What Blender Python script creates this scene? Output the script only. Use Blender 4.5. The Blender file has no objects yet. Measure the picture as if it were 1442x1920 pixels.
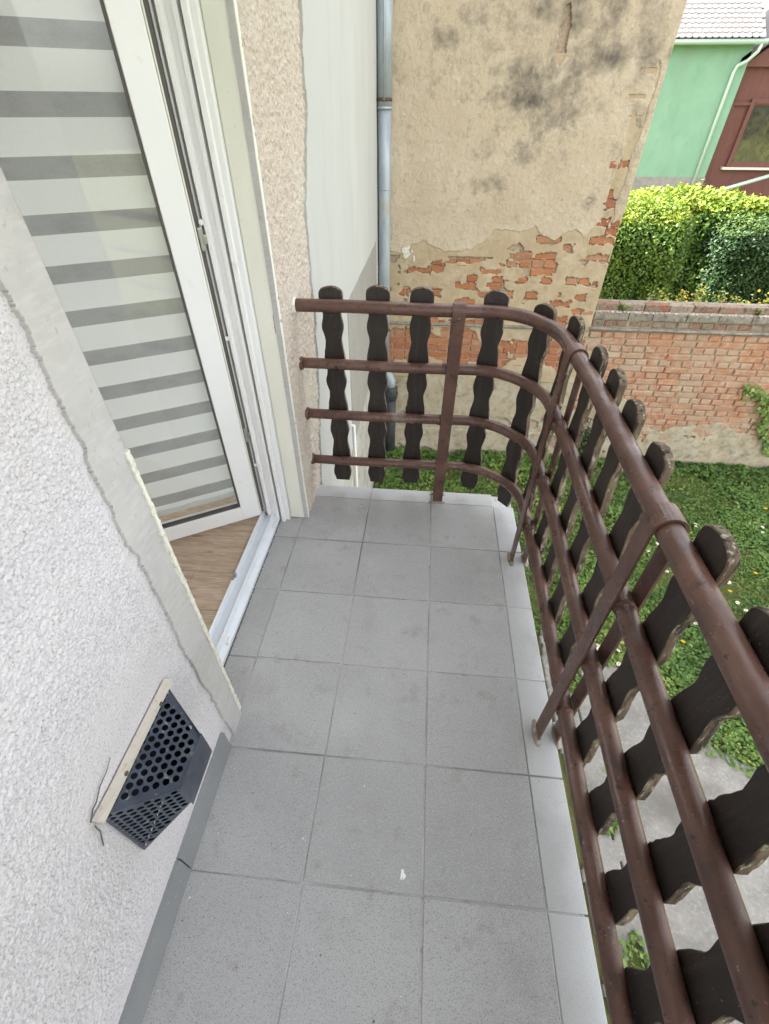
import bpy, bmesh, math, random
import numpy as np
from mathutils import Vector, Matrix
from mathutils.geometry import delaunay_2d_cdt
rng = np.random.default_rng(7); random.seed(7)
S = bpy.context.scene; COL = S.collection

# ------------------------------------------------------------------ camera, world, sun, exposure
RX = ((0.99598696, 0.08944983, 0.00295094), (0.06141922, -0.65915181, -0.74949755), (-0.06509731, 0.74667103, -0.66200054))
CAM = (-0.4197, -1.5841, 1.6126)
cd = bpy.data.cameras.new('camera'); cam = bpy.data.objects.new('camera', cd); COL.objects.link(cam)
cd.sensor_fit = 'HORIZONTAL'; cd.sensor_width = 36.0; cd.lens = 36.0 * 858.55 / 1442.0
cd.clip_start = 0.01; cd.clip_end = 500
r, d, f = RX
cam.matrix_world = Matrix(((r[0], -d[0], -f[0], CAM[0]), (r[1], -d[1], -f[1], CAM[1]), (r[2], -d[2], -f[2], CAM[2]), (0, 0, 0, 1)))
S.camera = cam
SUN_AZ = math.radians(289.0); SUN_EL = math.radians(46.0)
w = bpy.data.worlds.new('World'); S.world = w; w.use_nodes = True
wt = w.node_tree; bg = wt.nodes['Background']
sky = wt.nodes.new('ShaderNodeTexSky'); sky.sky_type = 'NISHITA'; sky.sun_disc = False
sky.sun_elevation = SUN_EL; sky.sun_rotation = SUN_AZ; sky.dust_density = 4.0; sky.air_density = 1.0; sky.ozone_density = 1.0
hs = wt.nodes.new('ShaderNodeHueSaturation'); hs.inputs['Saturation'].default_value = 0.16
wt.links.new(sky.outputs[0], hs.inputs['Color']); wt.links.new(hs.outputs[0], bg.inputs[0]); bg.inputs[1].default_value = 0.15
sl = bpy.data.lights.new('sun', 'SUN'); sl.energy = 4.2; sl.angle = math.radians(0.53); sl.color = (1.0, 0.95, 0.86)
so = bpy.data.objects.new('sun', sl); COL.objects.link(so)
sd = Vector((math.sin(SUN_AZ) * math.cos(SUN_EL), math.cos(SUN_AZ) * math.cos(SUN_EL), math.sin(SUN_EL)))
so.rotation_euler = sd.to_track_quat('Z', 'Y').to_euler(); so.location = (0, 0, 12)
V = S.view_settings; V.view_transform = 'Standard'; V.look = 'None'; V.gamma = 1.0; V.use_curve_mapping = False
V.exposure = 2.75
S.render.engine = 'CYCLES'
S.cycles.max_bounces = 8; S.cycles.diffuse_bounces = 5; S.cycles.transparent_max_bounces = 12

# ------------------------------------------------------------------ materials
def rgb(h):
    return tuple((((c / 255.) / 12.92) if c / 255. <= 0.04045 else ((c / 255. + 0.055) / 1.055) ** 2.4) for c in h) + (1.0,)
def col(c):
    return tuple(c) + (1.0,) if len(c) == 3 else c
def mat(name, base, rough=0.6, layers=(), bumps=(), rnd=0.0, spec=0.4, metal=0.0, ramp=None, tint=None, transl=0.0, coat=0.0, rv=None):
    """layers: (scale, detail, lo, hi, colour[, (sx,sy,sz)]) noise patches; bumps: (scale, detail, metres)"""
    m = bpy.data.materials.new(name); m.use_nodes = True; t = m.node_tree; n = t.nodes; k = t.links.new
    b = n['Principled BSDF']; b.inputs['Roughness'].default_value = rough; b.inputs['Metallic'].default_value = metal
    b.inputs['Specular IOR Level'].default_value = spec
    if coat: b.inputs['Coat Weight'].default_value = coat; b.inputs['Coat Roughness'].default_value = 0.25
    g = n.new('ShaderNodeNewGeometry'); cur = None
    def noise(scale, detail, st=None, off=0.0):
        x = n.new('ShaderNodeTexNoise'); x.inputs['Scale'].default_value = scale; x.inputs['Detail'].default_value = detail
        x.inputs['Roughness'].default_value = 0.6
        mp = n.new('ShaderNodeMapping'); k(g.outputs['Position'], mp.inputs[0])
        if st: mp.inputs['Scale'].default_value = st
        mp.inputs['Location'].default_value = (off, off * 0.7, off * 1.3)
        k(mp.outputs[0], x.inputs['Vector']); return x.outputs[0]
    c0 = n.new('ShaderNodeRGB'); c0.outputs[0].default_value = col(base); cur = c0.outputs[0]
    if ramp:
        oi = n.new('ShaderNodeObjectInfo'); cr = n.new('ShaderNodeValToRGB'); k(oi.outputs['Random'], cr.inputs[0])
        e = cr.color_ramp.elements
        while len(e) < len(ramp): e.new(0.5)
        for i, (p, c) in enumerate(ramp): e[i].position = p; e[i].color = col(c)
        cur = cr.outputs[0]
    if tint:
        at = n.new('ShaderNodeAttribute'); at.attribute_name = 'tint'; cr = n.new('ShaderNodeValToRGB'); k(at.outputs['Fac'], cr.inputs[0])
        e = cr.color_ramp.elements
        while len(e) < len(tint): e.new(0.5)
        for i, (p, c) in enumerate(tint): e[i].position = p; e[i].color = col(c)
        cur = cr.outputs[0]
    if rnd:
        oi = n.new('ShaderNodeObjectInfo'); mr = n.new('ShaderNodeMapRange'); k(oi.outputs['Random'], mr.inputs[0])
        mr.inputs[3].default_value = 1 - rnd; mr.inputs[4].default_value = 1 + rnd
        h = n.new('ShaderNodeHueSaturation'); k(cur, h.inputs['Color']); k(mr.outputs[0], h.inputs['Value']); cur = h.outputs[0]
    for i, L in enumerate(layers):
        nz = noise(L[0], L[1], L[5] if len(L) > 5 else None, 3.1 * i + 1.7)
        mr = n.new('ShaderNodeMapRange'); k(nz, mr.inputs[0]); mr.inputs[1].default_value = L[2]; mr.inputs[2].default_value = L[3]
        mx = n.new('ShaderNodeMix'); mx.data_type = 'RGBA'; k(mr.outputs[0], mx.inputs[0]); k(cur, mx.inputs[6]); mx.inputs[7].default_value = col(L[4]); cur = mx.outputs[2]
    k(cur, b.inputs['Base Color'])
    if rv:
        mr = n.new('ShaderNodeMapRange'); k(noise(rv[0], 5, None, 41.0), mr.inputs[0]); mr.inputs[1].default_value = .35; mr.inputs[2].default_value = .68; mr.inputs[3].default_value = rv[1]; mr.inputs[4].default_value = rv[2]; k(mr.outputs[0], b.inputs['Roughness'])
    nb = None
    for i, B in enumerate(bumps):
        bp = n.new('ShaderNodeBump'); bp.inputs['Distance'].default_value = B[2]; bp.inputs['Strength'].default_value = 1.0
        k(noise(B[0], B[1], B[3] if len(B) > 3 else None, 11.3 * i), bp.inputs['Height'])
        if nb: k(nb, bp.inputs['Normal'])
        nb = bp.outputs[0]
    if nb: k(nb, b.inputs['Normal'])
    if transl:
        tr = n.new('ShaderNodeBsdfTranslucent'); ms = n.new('ShaderNodeMixShader'); ms.inputs[0].default_value = transl
        k(cur, tr.inputs[0]); k(b.outputs[0], ms.inputs[1]); k(tr.outputs[0], ms.inputs[2]); k(ms.outputs[0], n['Material Output'].inputs[0])
    return m
def glass_mat(name, tint=(0.93, 0.97, 0.95), ior=1.5):
    m = bpy.data.materials.new(name); m.use_nodes = True; t = m.node_tree; n = t.nodes
    n.remove(n['Principled BSDF']); fr = n.new('ShaderNodeFresnel'); fr.inputs[0].default_value = ior
    a = n.new('ShaderNodeBsdfTransparent'); a.inputs[0].default_value = col(tint)
    g = n.new('ShaderNodeBsdfGlossy'); g.inputs['Roughness'].default_value = 0.02
    x = n.new('ShaderNodeMixShader'); t.links.new(fr.outputs[0], x.inputs[0]); t.links.new(a.outputs[0], x.inputs[1]); t.links.new(g.outputs[0], x.inputs[2])
    t.links.new(x.outputs[0], n['Material Output'].inputs[0]); return m

M = {}
M['tile'] = mat('tile', (0.351, 0.349, 0.347), 0.45, [(3.0, 3, .45, .75, (0.400, 0.399, 0.395)), (4, 6, .54, .8, (0.300, 0.291, 0.282)), (11, 6, .58, .74, (0.285, 0.272, 0.25)), (300, 3, .54, .70, (0.166, 0.167, 0.169)), (380, 3, .57, .70, (0.511, 0.512, 0.519)), (70, 2, .76, .79, (0.778, 0.780, 0.768)), (60, 2, .755, .78, (0.111, 0.106, 0.102))], [(500, 2, 0.0004), (4, 2, 0.001)], rnd=0.075, spec=0.35, rv=(5, .38, .62))
M['edge_tile_lit'] = mat('edge_tile_lit', (0.406, 0.409, 0.409), 0.45, [(3.0, 3, .45, .75, (0.466, 0.467, 0.465)), (7, 5, .56, .8, (0.334, 0.325, 0.312)), (420, 2, .58, .72, (0.243, 0.244, 0.246)), (70, 2, .74, .78, (0.122, 0.117, 0.112))], [(500, 2, 0.0004)], rnd=0.03, spec=0.35)  # nosing tiles, painted lighter still for the sky light at the edge
M['skirting'] = mat('skirting', (0.222, 0.234, 0.234), 0.45, [(3, 4, .45, .7, (0.258, 0.266, 0.264)), (420, 2, .58, .72, (0.156, 0.153, 0.152)), (60, 3, .68, .74, (0.480, 0.472, 0.456))], rnd=0.05, spec=0.35)
M['grout'] = mat('grout', (0.46, 0.455, 0.44), 0.9, [(2.2, 4, .45, .62, (0.22, 0.21, 0.195)), (40, 3, .55, .75, (0.24, 0.23, 0.215))], [(120, 3, 0.002)])
M['concrete'] = mat('concrete', (0.28, 0.265, 0.24), 0.9, [(6, 6, .4, .7, (0.20, 0.19, 0.17)), (40, 4, .5, .75, (0.36, 0.345, 0.32)), (2.2, 5, .52, .72, (0.16, 0.15, 0.13)), (220, 2, .62, .72, (0.15, 0.14, 0.12))], [(60, 5, 0.006), (300, 2, 0.002)])
M['stucco'] = mat('stucco', (0.601, 0.577, 0.597), 0.9, [(3, 4, .5, .8, (0.533, 0.514, 0.526)), (240, 3, .54, .68, (0.349, 0.339, 0.346))], [(700, 2, 0.0008)], spec=0.05)  # fine dark noise puts the shade of the pits into the colour
M['band'] = mat('band', (0.460, 0.447, 0.441), 0.8, [(8, 4, .45, .7, (0.405, 0.395, 0.391)), (20, 4, .5, .8, (0.515, 0.498, 0.490), (1, 1, 5)), (60, 4, .62, .72, (0.368, 0.352, 0.342))], [(40, 3, 0.0008, (1, 1, 4)), (300, 3, .0005)], spec=0.1)
M['white_edge'] = mat('white_edge', (0.7, 0.68, 0.6), 0.85, [(60, 4, .5, .65, (0.5, 0.49, 0.42))], [(120, 4, 0.003)])
M['pebble'] = mat('pebble', (0.50, 0.43, 0.37), 0.9, [(130, 3, .45, .62, (0.62, 0.55, 0.48)), (110, 3, .56, .68, (0.36, 0.29, 0.24)), (2.5, 4, .5, .75, (0.56, 0.53, 0.46))], [(240, 3, 0.003)], spec=0.15)
M['smooth_wall'] = mat('smooth_wall', (0.480, 0.482, 0.468), 0.85, [(1.8, 4, .45, .75, (0.528, 0.529, 0.516), (1, 1, .3)), (5, 5, .55, .8, (0.424, 0.427, 0.408), (1, 1, .25))], [(25, 4, 0.002), (300, 2, 0.0006)], spec=0.2)
M['grey_patch'] = mat('grey_patch', (0.311, 0.296, 0.270), 0.9, [(4, 5, .45, .7, (0.274, 0.263, 0.240)), (30, 4, .5, .75, (0.355, 0.340, 0.315))], [(60, 4, 0.003)])
M['lower_render'] = mat('lower_render', (0.46, 0.43, 0.38), 0.9, [(6, 5, .45, .65, (0.34, 0.32, 0.28)), (20, 4, .5, .7, (0.55, 0.53, 0.49))], [(50, 5, 0.01)])
M['cream'] = mat('cream', (0.74, 0.735, 0.655), 0.6, [(3, 3, .45, .75, (0.69, 0.685, 0.60), (1, 1, .4)), (120, 2, .68, .75, (0.5, 0.48, 0.4))], [(300, 2, 0.0004)])
M['peel'] = mat('peel', (0.34, 0.31, 0.26), 0.9, [(90, 3, .5, .65, (0.55, 0.53, 0.44))])
M['pvc'] = mat('pvc', (0.80, 0.80, 0.80), 0.3, [(25, 4, .66, .8, (0.66, 0.655, 0.64))], spec=0.5)
M['pvc_grey'] = mat('pvc_grey', (0.42, 0.42, 0.42), 0.4)
M['gasket'] = mat('gasket', (0.10, 0.09, 0.085), 0.6)
M['mech'] = mat('mech', (0.38, 0.38, 0.38), 0.35, metal=0.8)
M['sill'] = mat('sill', (0.70, 0.74, 0.78), 0.3, [(12, 4, .55, .75, (0.6, 0.63, 0.66))], spec=0.5)
M['glass'] = glass_mat('glass', (0.985, 0.99, 0.985), ior=1.42)
M['blind'] = mat('blind', (0.86, 0.88, 0.86), 0.85, [(300, 1, .5, .7, (0.82, 0.84, 0.82))], [(900, 1, 0.0003)], transl=0.42)
M['sheer'] = mat('sheer', (0.41, 0.415, 0.41), 0.9, [(9, 4, .45, .7, (0.33, 0.335, 0.33), (1, 1, 2)), (700, 1, .5, .7, (0.49, 0.495, 0.49))], transl=0.4)
M['plank'] = mat('plank', (0.441, 0.336, 0.244), 0.42, [(5, 6, .42, .62, (0.336, 0.241, 0.165), (1.2, 9, 1)), (16, 4, .5, .7, (0.525, 0.414, 0.317), (1, 12, 1)), (4, 4, .62, .72, (0.210, 0.140, 0.091), (1.5, 8, 1))], rnd=0.12, spec=0.4)
M['room'] = mat('room', (0.74, 0.75, 0.76), 0.9)
M['rail'] = mat('rail', (0.089, 0.043, 0.033), 0.34, [(9, 5, .42, .7, (0.135, 0.068, 0.050)), (17, 6, .57, .67, (0.060, 0.033, 0.026)), (5, 4, .52, .72, (0.152, 0.082, 0.061)), (48, 5, .61, .66, (0.034, 0.022, 0.018)), (90, 4, .655, .71, (0.236, 0.180, 0.153)), (4, 3, .68, .8, (0.203, 0.164, 0.145))], [(35, 5, 0.0009), (200, 3, 0.0005)], spec=0.5, rv=(9, .2, .58))
M['rust'] = mat('rust', (0.10, 0.055, 0.04), 0.8, [(90, 3, .48, .64, (0.2, 0.115, 0.075))], [(200, 3, 0.002)])
M['picket'] = mat('picket', (0.024, 0.018, 0.0155), 0.5, [(10, 6, .48, .66, (0.042, 0.032, 0.027), (7, 7, .35)), (2.5, 4, .55, .75, (0.05, 0.042, 0.037)), (150, 3, .71, .74, (0.4, 0.38, 0.35)), (60, 4, .62, .72, (0.012, 0.01, 0.009), (5, 5, .4))], [(60, 4, 0.0015, (8, 8, .6)), (400, 2, 0.0003)], spec=0.4)
M['picket_edge'] = mat('picket_edge', (0.105, 0.072, 0.05), 0.9, [(14, 5, .45, .62, (0.20, 0.155, 0.105), (2, 2, .5)), (30, 5, .50, .60, (0.035, 0.026, 0.021), (2, 2, .4)), (50, 4, .56, .66, (0.36, 0.33, 0.26), (2, 2, .5))], [(90, 4, 0.003, (2, 2, .3))])
M['vent_blue'] = mat('vent_blue', (0.068, 0.084, 0.117), 0.32, [(14, 4, .45, .7, (0.115, 0.138, 0.173)), (25, 4, .58, .7, (0.054, 0.061, 0.105)), (60, 4, .62, .72, (0.297, 0.304, 0.300))], metal=0.55, spec=0.5)
M['vent_shade'] = mat('vent_shade', (0.018, 0.021, 0.032), 0.6)  # sooty hood inside, with its shade painted in as near-black
M['vent_strip'] = mat('vent_strip', (0.58, 0.535, 0.47), 0.8, [(60, 4, .55, .7, (0.48, 0.41, 0.32))], [(90, 4, 0.002)])
M['zinc'] = mat('zinc', (0.399, 0.437, 0.477), 0.45, [(7, 5, .42, .65, (0.304, 0.344, 0.387), (3, 3, .6)), (40, 4, .58, .7, (0.437, 0.456, 0.468), (2, 2, .4)), (3, 4, .62, .75, (0.380, 0.353, 0.306))], [(40, 3, 0.001)], metal=0.2)
M['iron'] = mat('iron', (0.035, 0.037, 0.042), 0.5, [(50, 4, .62, .7, (0.2, 0.2, 0.19)), (10, 4, .5, .7, (0.06, 0.06, 0.06))], [(90, 3, 0.002)])
M['plaster'] = mat('plaster', (0.546, 0.446, 0.330), 0.95, [(4.5, 6, .45, .7, (0.604, 0.507, 0.392)), (2.2, 5, .52, .75, (0.489, 0.394, 0.292)), (18, 4, .54, .72, (0.441, 0.361, 0.273)), (110, 3, .58, .7, (0.403, 0.328, 0.249)), (80, 2, .70, .76, (0.710, 0.648, 0.555))], [(50, 5, 0.004), (170, 3, 0.003)], spec=0.1)
M['plaster_base'] = mat('plaster_base', (0.446, 0.346, 0.227), 0.95, [(5, 5, .45, .68, (0.532, 0.431, 0.313)), (14, 5, .55, .72, (0.380, 0.290, 0.191)), (60, 3, .68, .74, (0.627, 0.578, 0.523))], [(22, 5, 0.008), (120, 3, 0.002)], spec=0.1)
M['plaster_low'] = mat('plaster_low', (0.43, 0.36, 0.255), 0.95, [(5, 5, .45, .68, (0.48, 0.43, 0.34)), (12, 5, .50, .70, (0.29, 0.24, 0.17)), (3, 4, .6, .8, (0.40, 0.40, 0.33))], [(20, 6, 0.012), (120, 3, 0.003)], spec=0.1)
M['mortar'] = mat('mortar', (0.45, 0.35, 0.255), 0.95, [(10, 5, .45, .7, (0.36, 0.25, 0.175)), (40, 4, .5, .7, (0.52, 0.46, 0.38))], [(60, 5, 0.01)], spec=0.1)
BR = [(0.0, (0.44, 0.205, 0.115)), (0.2, (0.48, 0.245, 0.145)), (0.45, (0.41, 0.18, 0.10)), (0.65, (0.47, 0.28, 0.19)), (0.85, (0.37, 0.165, 0.10)), (1.0, (0.48, 0.37, 0.28))]
M['brick'] = mat('brick', (0.4, 0.15, 0.08), 0.95, [(24, 5, .48, .66, (0.50, 0.34, 0.24)), (5, 5, .50, .68, (0.48, 0.37, 0.27)), (1.6, 4, .5, .7, (0.42, 0.31, 0.225)), (60, 4, .62, .72, (0.17, 0.07, 0.045))], [(60, 4, 0.006), (240, 3, 0.002)], ramp=BR, spec=0.1)
BRF = [(0.0, (0.40, 0.165, 0.08)), (0.25, (0.45, 0.20, 0.105)), (0.5, (0.37, 0.145, 0.072)), (0.75, (0.43, 0.235, 0.145)), (1.0, (0.34, 0.13, 0.07))]
M['brick_fresh'] = mat('brick_fresh', (0.4, 0.15, 0.08), 0.95, [(28, 5, .58, .70, (0.47, 0.33, 0.235)), (60, 4, .62, .72, (0.17, 0.07, 0.045))], [(60, 4, 0.006), (240, 3, 0.002)], ramp=BRF, spec=0.1)
M['brick_old'] = mat('brick_old', (0.3, 0.2, 0.15), 0.95, [(14, 5, .45, .62, (0.25, 0.215, 0.17)), (30, 5, .52, .66, (0.12, 0.105, 0.085)), (60, 4, .62, .7, (0.42, 0.38, 0.32))], [(50, 5, 0.008), (240, 3, 0.002)], ramp=[(0, (0.30, 0.11, 0.065)), (0.5, (0.26, 0.19, 0.14)), (1, (0.33, 0.26, 0.2))], spec=0.1)
M['stone'] = mat('stone', (0.28, 0.25, 0.205), 0.95, [(12, 5, .45, .65, (0.16, 0.145, 0.12)), (40, 4, .55, .7, (0.42, 0.39, 0.34))], [(40, 5, 0.01)], spec=0.1)
M['soil'] = mat('soil', (0.13, 0.125, 0.05), 1.0, [(3, 5, .42, .62, (0.10, 0.14, 0.035)), (9, 5, .55, .7, (0.14, 0.12, 0.065)), (30, 4, .6, .72, (0.20, 0.17, 0.11))], [(40, 5, 0.02)], spec=0.1)
M['cover'] = mat('cover', (0.08, 0.2, 0.03), 0.6, tint=[(0, (0.055, 0.115, 0.03)), (0.45, (0.125, 0.225, 0.05)), (0.8, (0.23, 0.325, 0.075)), (1, (0.38, 0.37, 0.13))], transl=0.25, spec=0.35)
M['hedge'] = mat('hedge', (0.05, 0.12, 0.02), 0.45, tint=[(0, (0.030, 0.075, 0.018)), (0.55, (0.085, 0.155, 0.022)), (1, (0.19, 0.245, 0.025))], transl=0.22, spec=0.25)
M['hedge_dark'] = mat('hedge_dark', (0.05, 0.1, 0.03), 0.5, tint=[(0, (0.014, 0.034, 0.014)), (0.6, (0.030, 0.066, 0.020)), (1, (0.07, 0.11, 0.024))], transl=0.15, spec=0.2)
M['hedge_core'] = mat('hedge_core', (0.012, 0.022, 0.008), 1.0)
M['stem'] = mat('stem', (0.07, 0.085, 0.03), 0.8)
M['yellow'] = mat('yellow', (0.72, 0.50, 0.015), 0.6, transl=0.15)
M['white_petal'] = mat('white_petal', (0.8, 0.8, 0.78), 0.6)
M['green_wall'] = mat('green_wall', (0.191, 0.326, 0.235), 0.9, [(1.2, 4, .42, .7, (0.220, 0.356, 0.265)), (3, 5, .52, .75, (0.162, 0.286, 0.200), (1, 1, .4)), (.8, 4, .55, .75, (0.196, 0.304, 0.230), (2, 2, .3))], [(40, 3, 0.003)], spec=0.15)
M['plinth'] = mat('plinth', (0.26, 0.235, 0.23), 0.95, [(10, 5, .45, .7, (0.19, 0.175, 0.17))], [(30, 4, 0.01)])
M['roof_tile'] = mat('roof_tile', (0.136, 0.127, 0.126), 0.7, [(20, 4, .5, .7, (0.105, 0.099, 0.098))], rnd=0.08)
M['roof_under'] = mat('roof_under', (0.05, 0.045, 0.042), 0.9)
M['gutter'] = mat('gutter', (0.42, 0.52, 0.46), 0.45, metal=0.3)
M['red_wood'] = mat('red_wood', (0.135, 0.050, 0.042), 0.7, [(3, 5, .45, .7, (0.105, 0.042, 0.036), (4, 4, .5)), (20, 4, .6, .75, (0.19, 0.085, 0.07), (4, 4, .3))], [(30, 4, 0.004, (6, 6, .4))])
M['reflection_glass'] = mat('reflection_glass', (0.042, 0.042, 0.028), 0.06, [(3.5, 7, .42, .68, (0.090, 0.081, 0.037)), (7, 6, .5, .7, (0.018, 0.020, 0.012))], spec=0.8)  # blotches put a foliage reflection into the pane colour
M['rubble'] = mat('rubble', (0.5, 0.47, 0.42), 0.95, [(30, 4, .5, .7, (0.35, 0.3, 0.25))], [(60, 4, .006)])
def soot_material():
    """cream plaster with soot-black weathering patches whose places are their own (around fixed wall points)"""
    m = M['plaster'].copy(); m.name = 'plaster_weathered'; t = m.node_tree; n = t.nodes; k = t.links.new
    b = n['Principled BSDF']; src = b.inputs['Base Color'].links[0].from_socket
    g = n.new('ShaderNodeNewGeometry'); tot = None
    nz = n.new('ShaderNodeTexNoise'); nz.inputs['Scale'].default_value = 4.6; nz.inputs['Detail'].default_value = 7; nz.inputs['Roughness'].default_value = 0.68
    k(g.outputs['Position'], nz.inputs['Vector'])
    for (x, z, rx, rz, s) in [(0.66, 2.12, .24, .34, .95), (0.40, 1.84, .26, .18, .85), (0.62, 1.78, .2, .2, .8), (0.28, 1.63, .26, .13, .85), (0.50, 1.50, .22, .20, .85), (0.56, 1.32, .16, .12, .8), (0.95, 1.92, .34, .13, .85), (1.2, 1.98, .26, .22, .7), (0.25, 2.18, .40, .14, .75), (-.38, 2.02, .12, .12, .7), (-.1, 2.0, .26, .12, .6), (1.15, 2.2, .3, .14, .6), (0.07, 1.07, .17, .05, .7), (1.06, .955, .06, .06, 1.3), (1.33, .95, .1, .2, .4), (.7, 1.15, .16, .13, .35), (.9, 2.2, .2, .2, .75), (.28, 1.25, .12, .08, .4), (1.1, 1.75, .3, .2, .55), (.75, 1.55, .2, .2, .5), (1.3, 1.6, .14, .4, .5), (.7, 1.95, .62, .36, .62), (.45, 1.55, .4, .3, .5), (1.15, 2.05, .35, .3, .6)]:
        vm = n.new('ShaderNodeVectorMath'); vm.operation = 'SUBTRACT'; k(g.outputs['Position'], vm.inputs[0]); vm.inputs[1].default_value = (x, 3.82, z)
        v2 = n.new('ShaderNodeVectorMath'); v2.operation = 'MULTIPLY'; k(vm.outputs[0], v2.inputs[0]); v2.inputs[1].default_value = (.58 / rx, 0, .58 / rz)
        ln = n.new('ShaderNodeVectorMath'); ln.operation = 'LENGTH'; k(v2.outputs[0], ln.inputs[0])
        mr = n.new('ShaderNodeMapRange'); k(ln.outputs['Value'], mr.inputs[0]); mr.inputs[1].default_value = 1.35; mr.inputs[2].default_value = 0.1; mr.inputs[3].default_value = 0; mr.inputs[4].default_value = s
        if tot is None: tot = mr.outputs[0]
        else:
            mx = n.new('ShaderNodeMath'); mx.operation = 'MAXIMUM'; k(tot, mx.inputs[0]); k(mr.outputs[0], mx.inputs[1]); tot = mx.outputs[0]
    a = n.new('ShaderNodeMath'); a.operation = 'MULTIPLY_ADD'; k(nz.outputs[0], a.inputs[0]); a.inputs[1].default_value = 3.6; a.inputs[2].default_value = -2.15
    ad = n.new('ShaderNodeMath'); ad.operation = 'ADD'; k(a.outputs[0], ad.inputs[0]); k(tot, ad.inputs[1])
    mu = n.new('ShaderNodeMath'); mu.operation = 'MULTIPLY'; mu.use_clamp = True; k(ad.outputs[0], mu.inputs[0]); mu.inputs[1].default_value = .95
    mx = n.new('ShaderNodeMix'); mx.data_type = 'RGBA'; k(mu.outputs[0], mx.inputs[0]); k(src, mx.inputs[6]); mx.inputs[7].default_value = (0.135, 0.12, 0.102, 1)
    k(mx.outputs[2], b.inputs['Base Color']); return m
M['plaster_weathered'] = soot_material()

# ------------------------------------------------------------------ helpers
def tag(o, label=None, cat=None, group=None, kind=None):
    if label: o['label'] = label
    if cat: o['category'] = cat
    if group: o['group'] = group
    if kind: o['kind'] = kind
    return o
def link(o, parent=None):
    COL.objects.link(o)
    if parent is not None: o.parent = parent
    return o
def empty(name, loc, label, cat, group=None):
    o = bpy.data.objects.new(name, None); o.location = loc; o.empty_display_size = 0.1
    COL.objects.link(o); return tag(o, label, cat, group)
def place(o, parent):
    """parent o while keeping world coordinates (parents are only translated / z-rotated empties)"""
    o.parent = parent
    if parent is not None:
        bpy.context.view_layer.update() if False else None
        o.matrix_parent_inverse = world_of(parent).inverted()
    return o
def world_of(o):
    m = o.matrix_basis.copy()
    while o.parent is not None:
        m = o.parent.matrix_basis @ o.matrix_parent_inverse @ m; o = o.parent
    return m
def np_mesh(name, v, f, smooth=False, mats=(), fm=None, tint=None):
    v = np.asarray(v, dtype=np.float32); f = np.asarray(f, dtype=np.int32); me = bpy.data.meshes.new(name)
    me.vertices.add(len(v)); me.vertices.foreach_set('co', v.ravel())
    nf, k = f.shape; me.loops.add(nf * k); me.loops.foreach_set('vertex_index', f.ravel())
    me.polygons.add(nf); me.polygons.foreach_set('loop_start', np.arange(0, nf * k, k, dtype=np.int32))
    for m in mats: me.materials.append(M[m])
    if fm is not None: me.polygons.foreach_set('material_index', np.asarray(fm, dtype=np.int32))
    if smooth: me.polygons.foreach_set('use_smooth', np.ones(nf, dtype=bool))
    if tint is not None:
        a = me.attributes.new('tint', 'FLOAT', 'FACE'); a.data.foreach_set('value', np.asarray(tint, dtype=np.float32))
    me.update(calc_edges=True); me.validate(); return me
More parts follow.
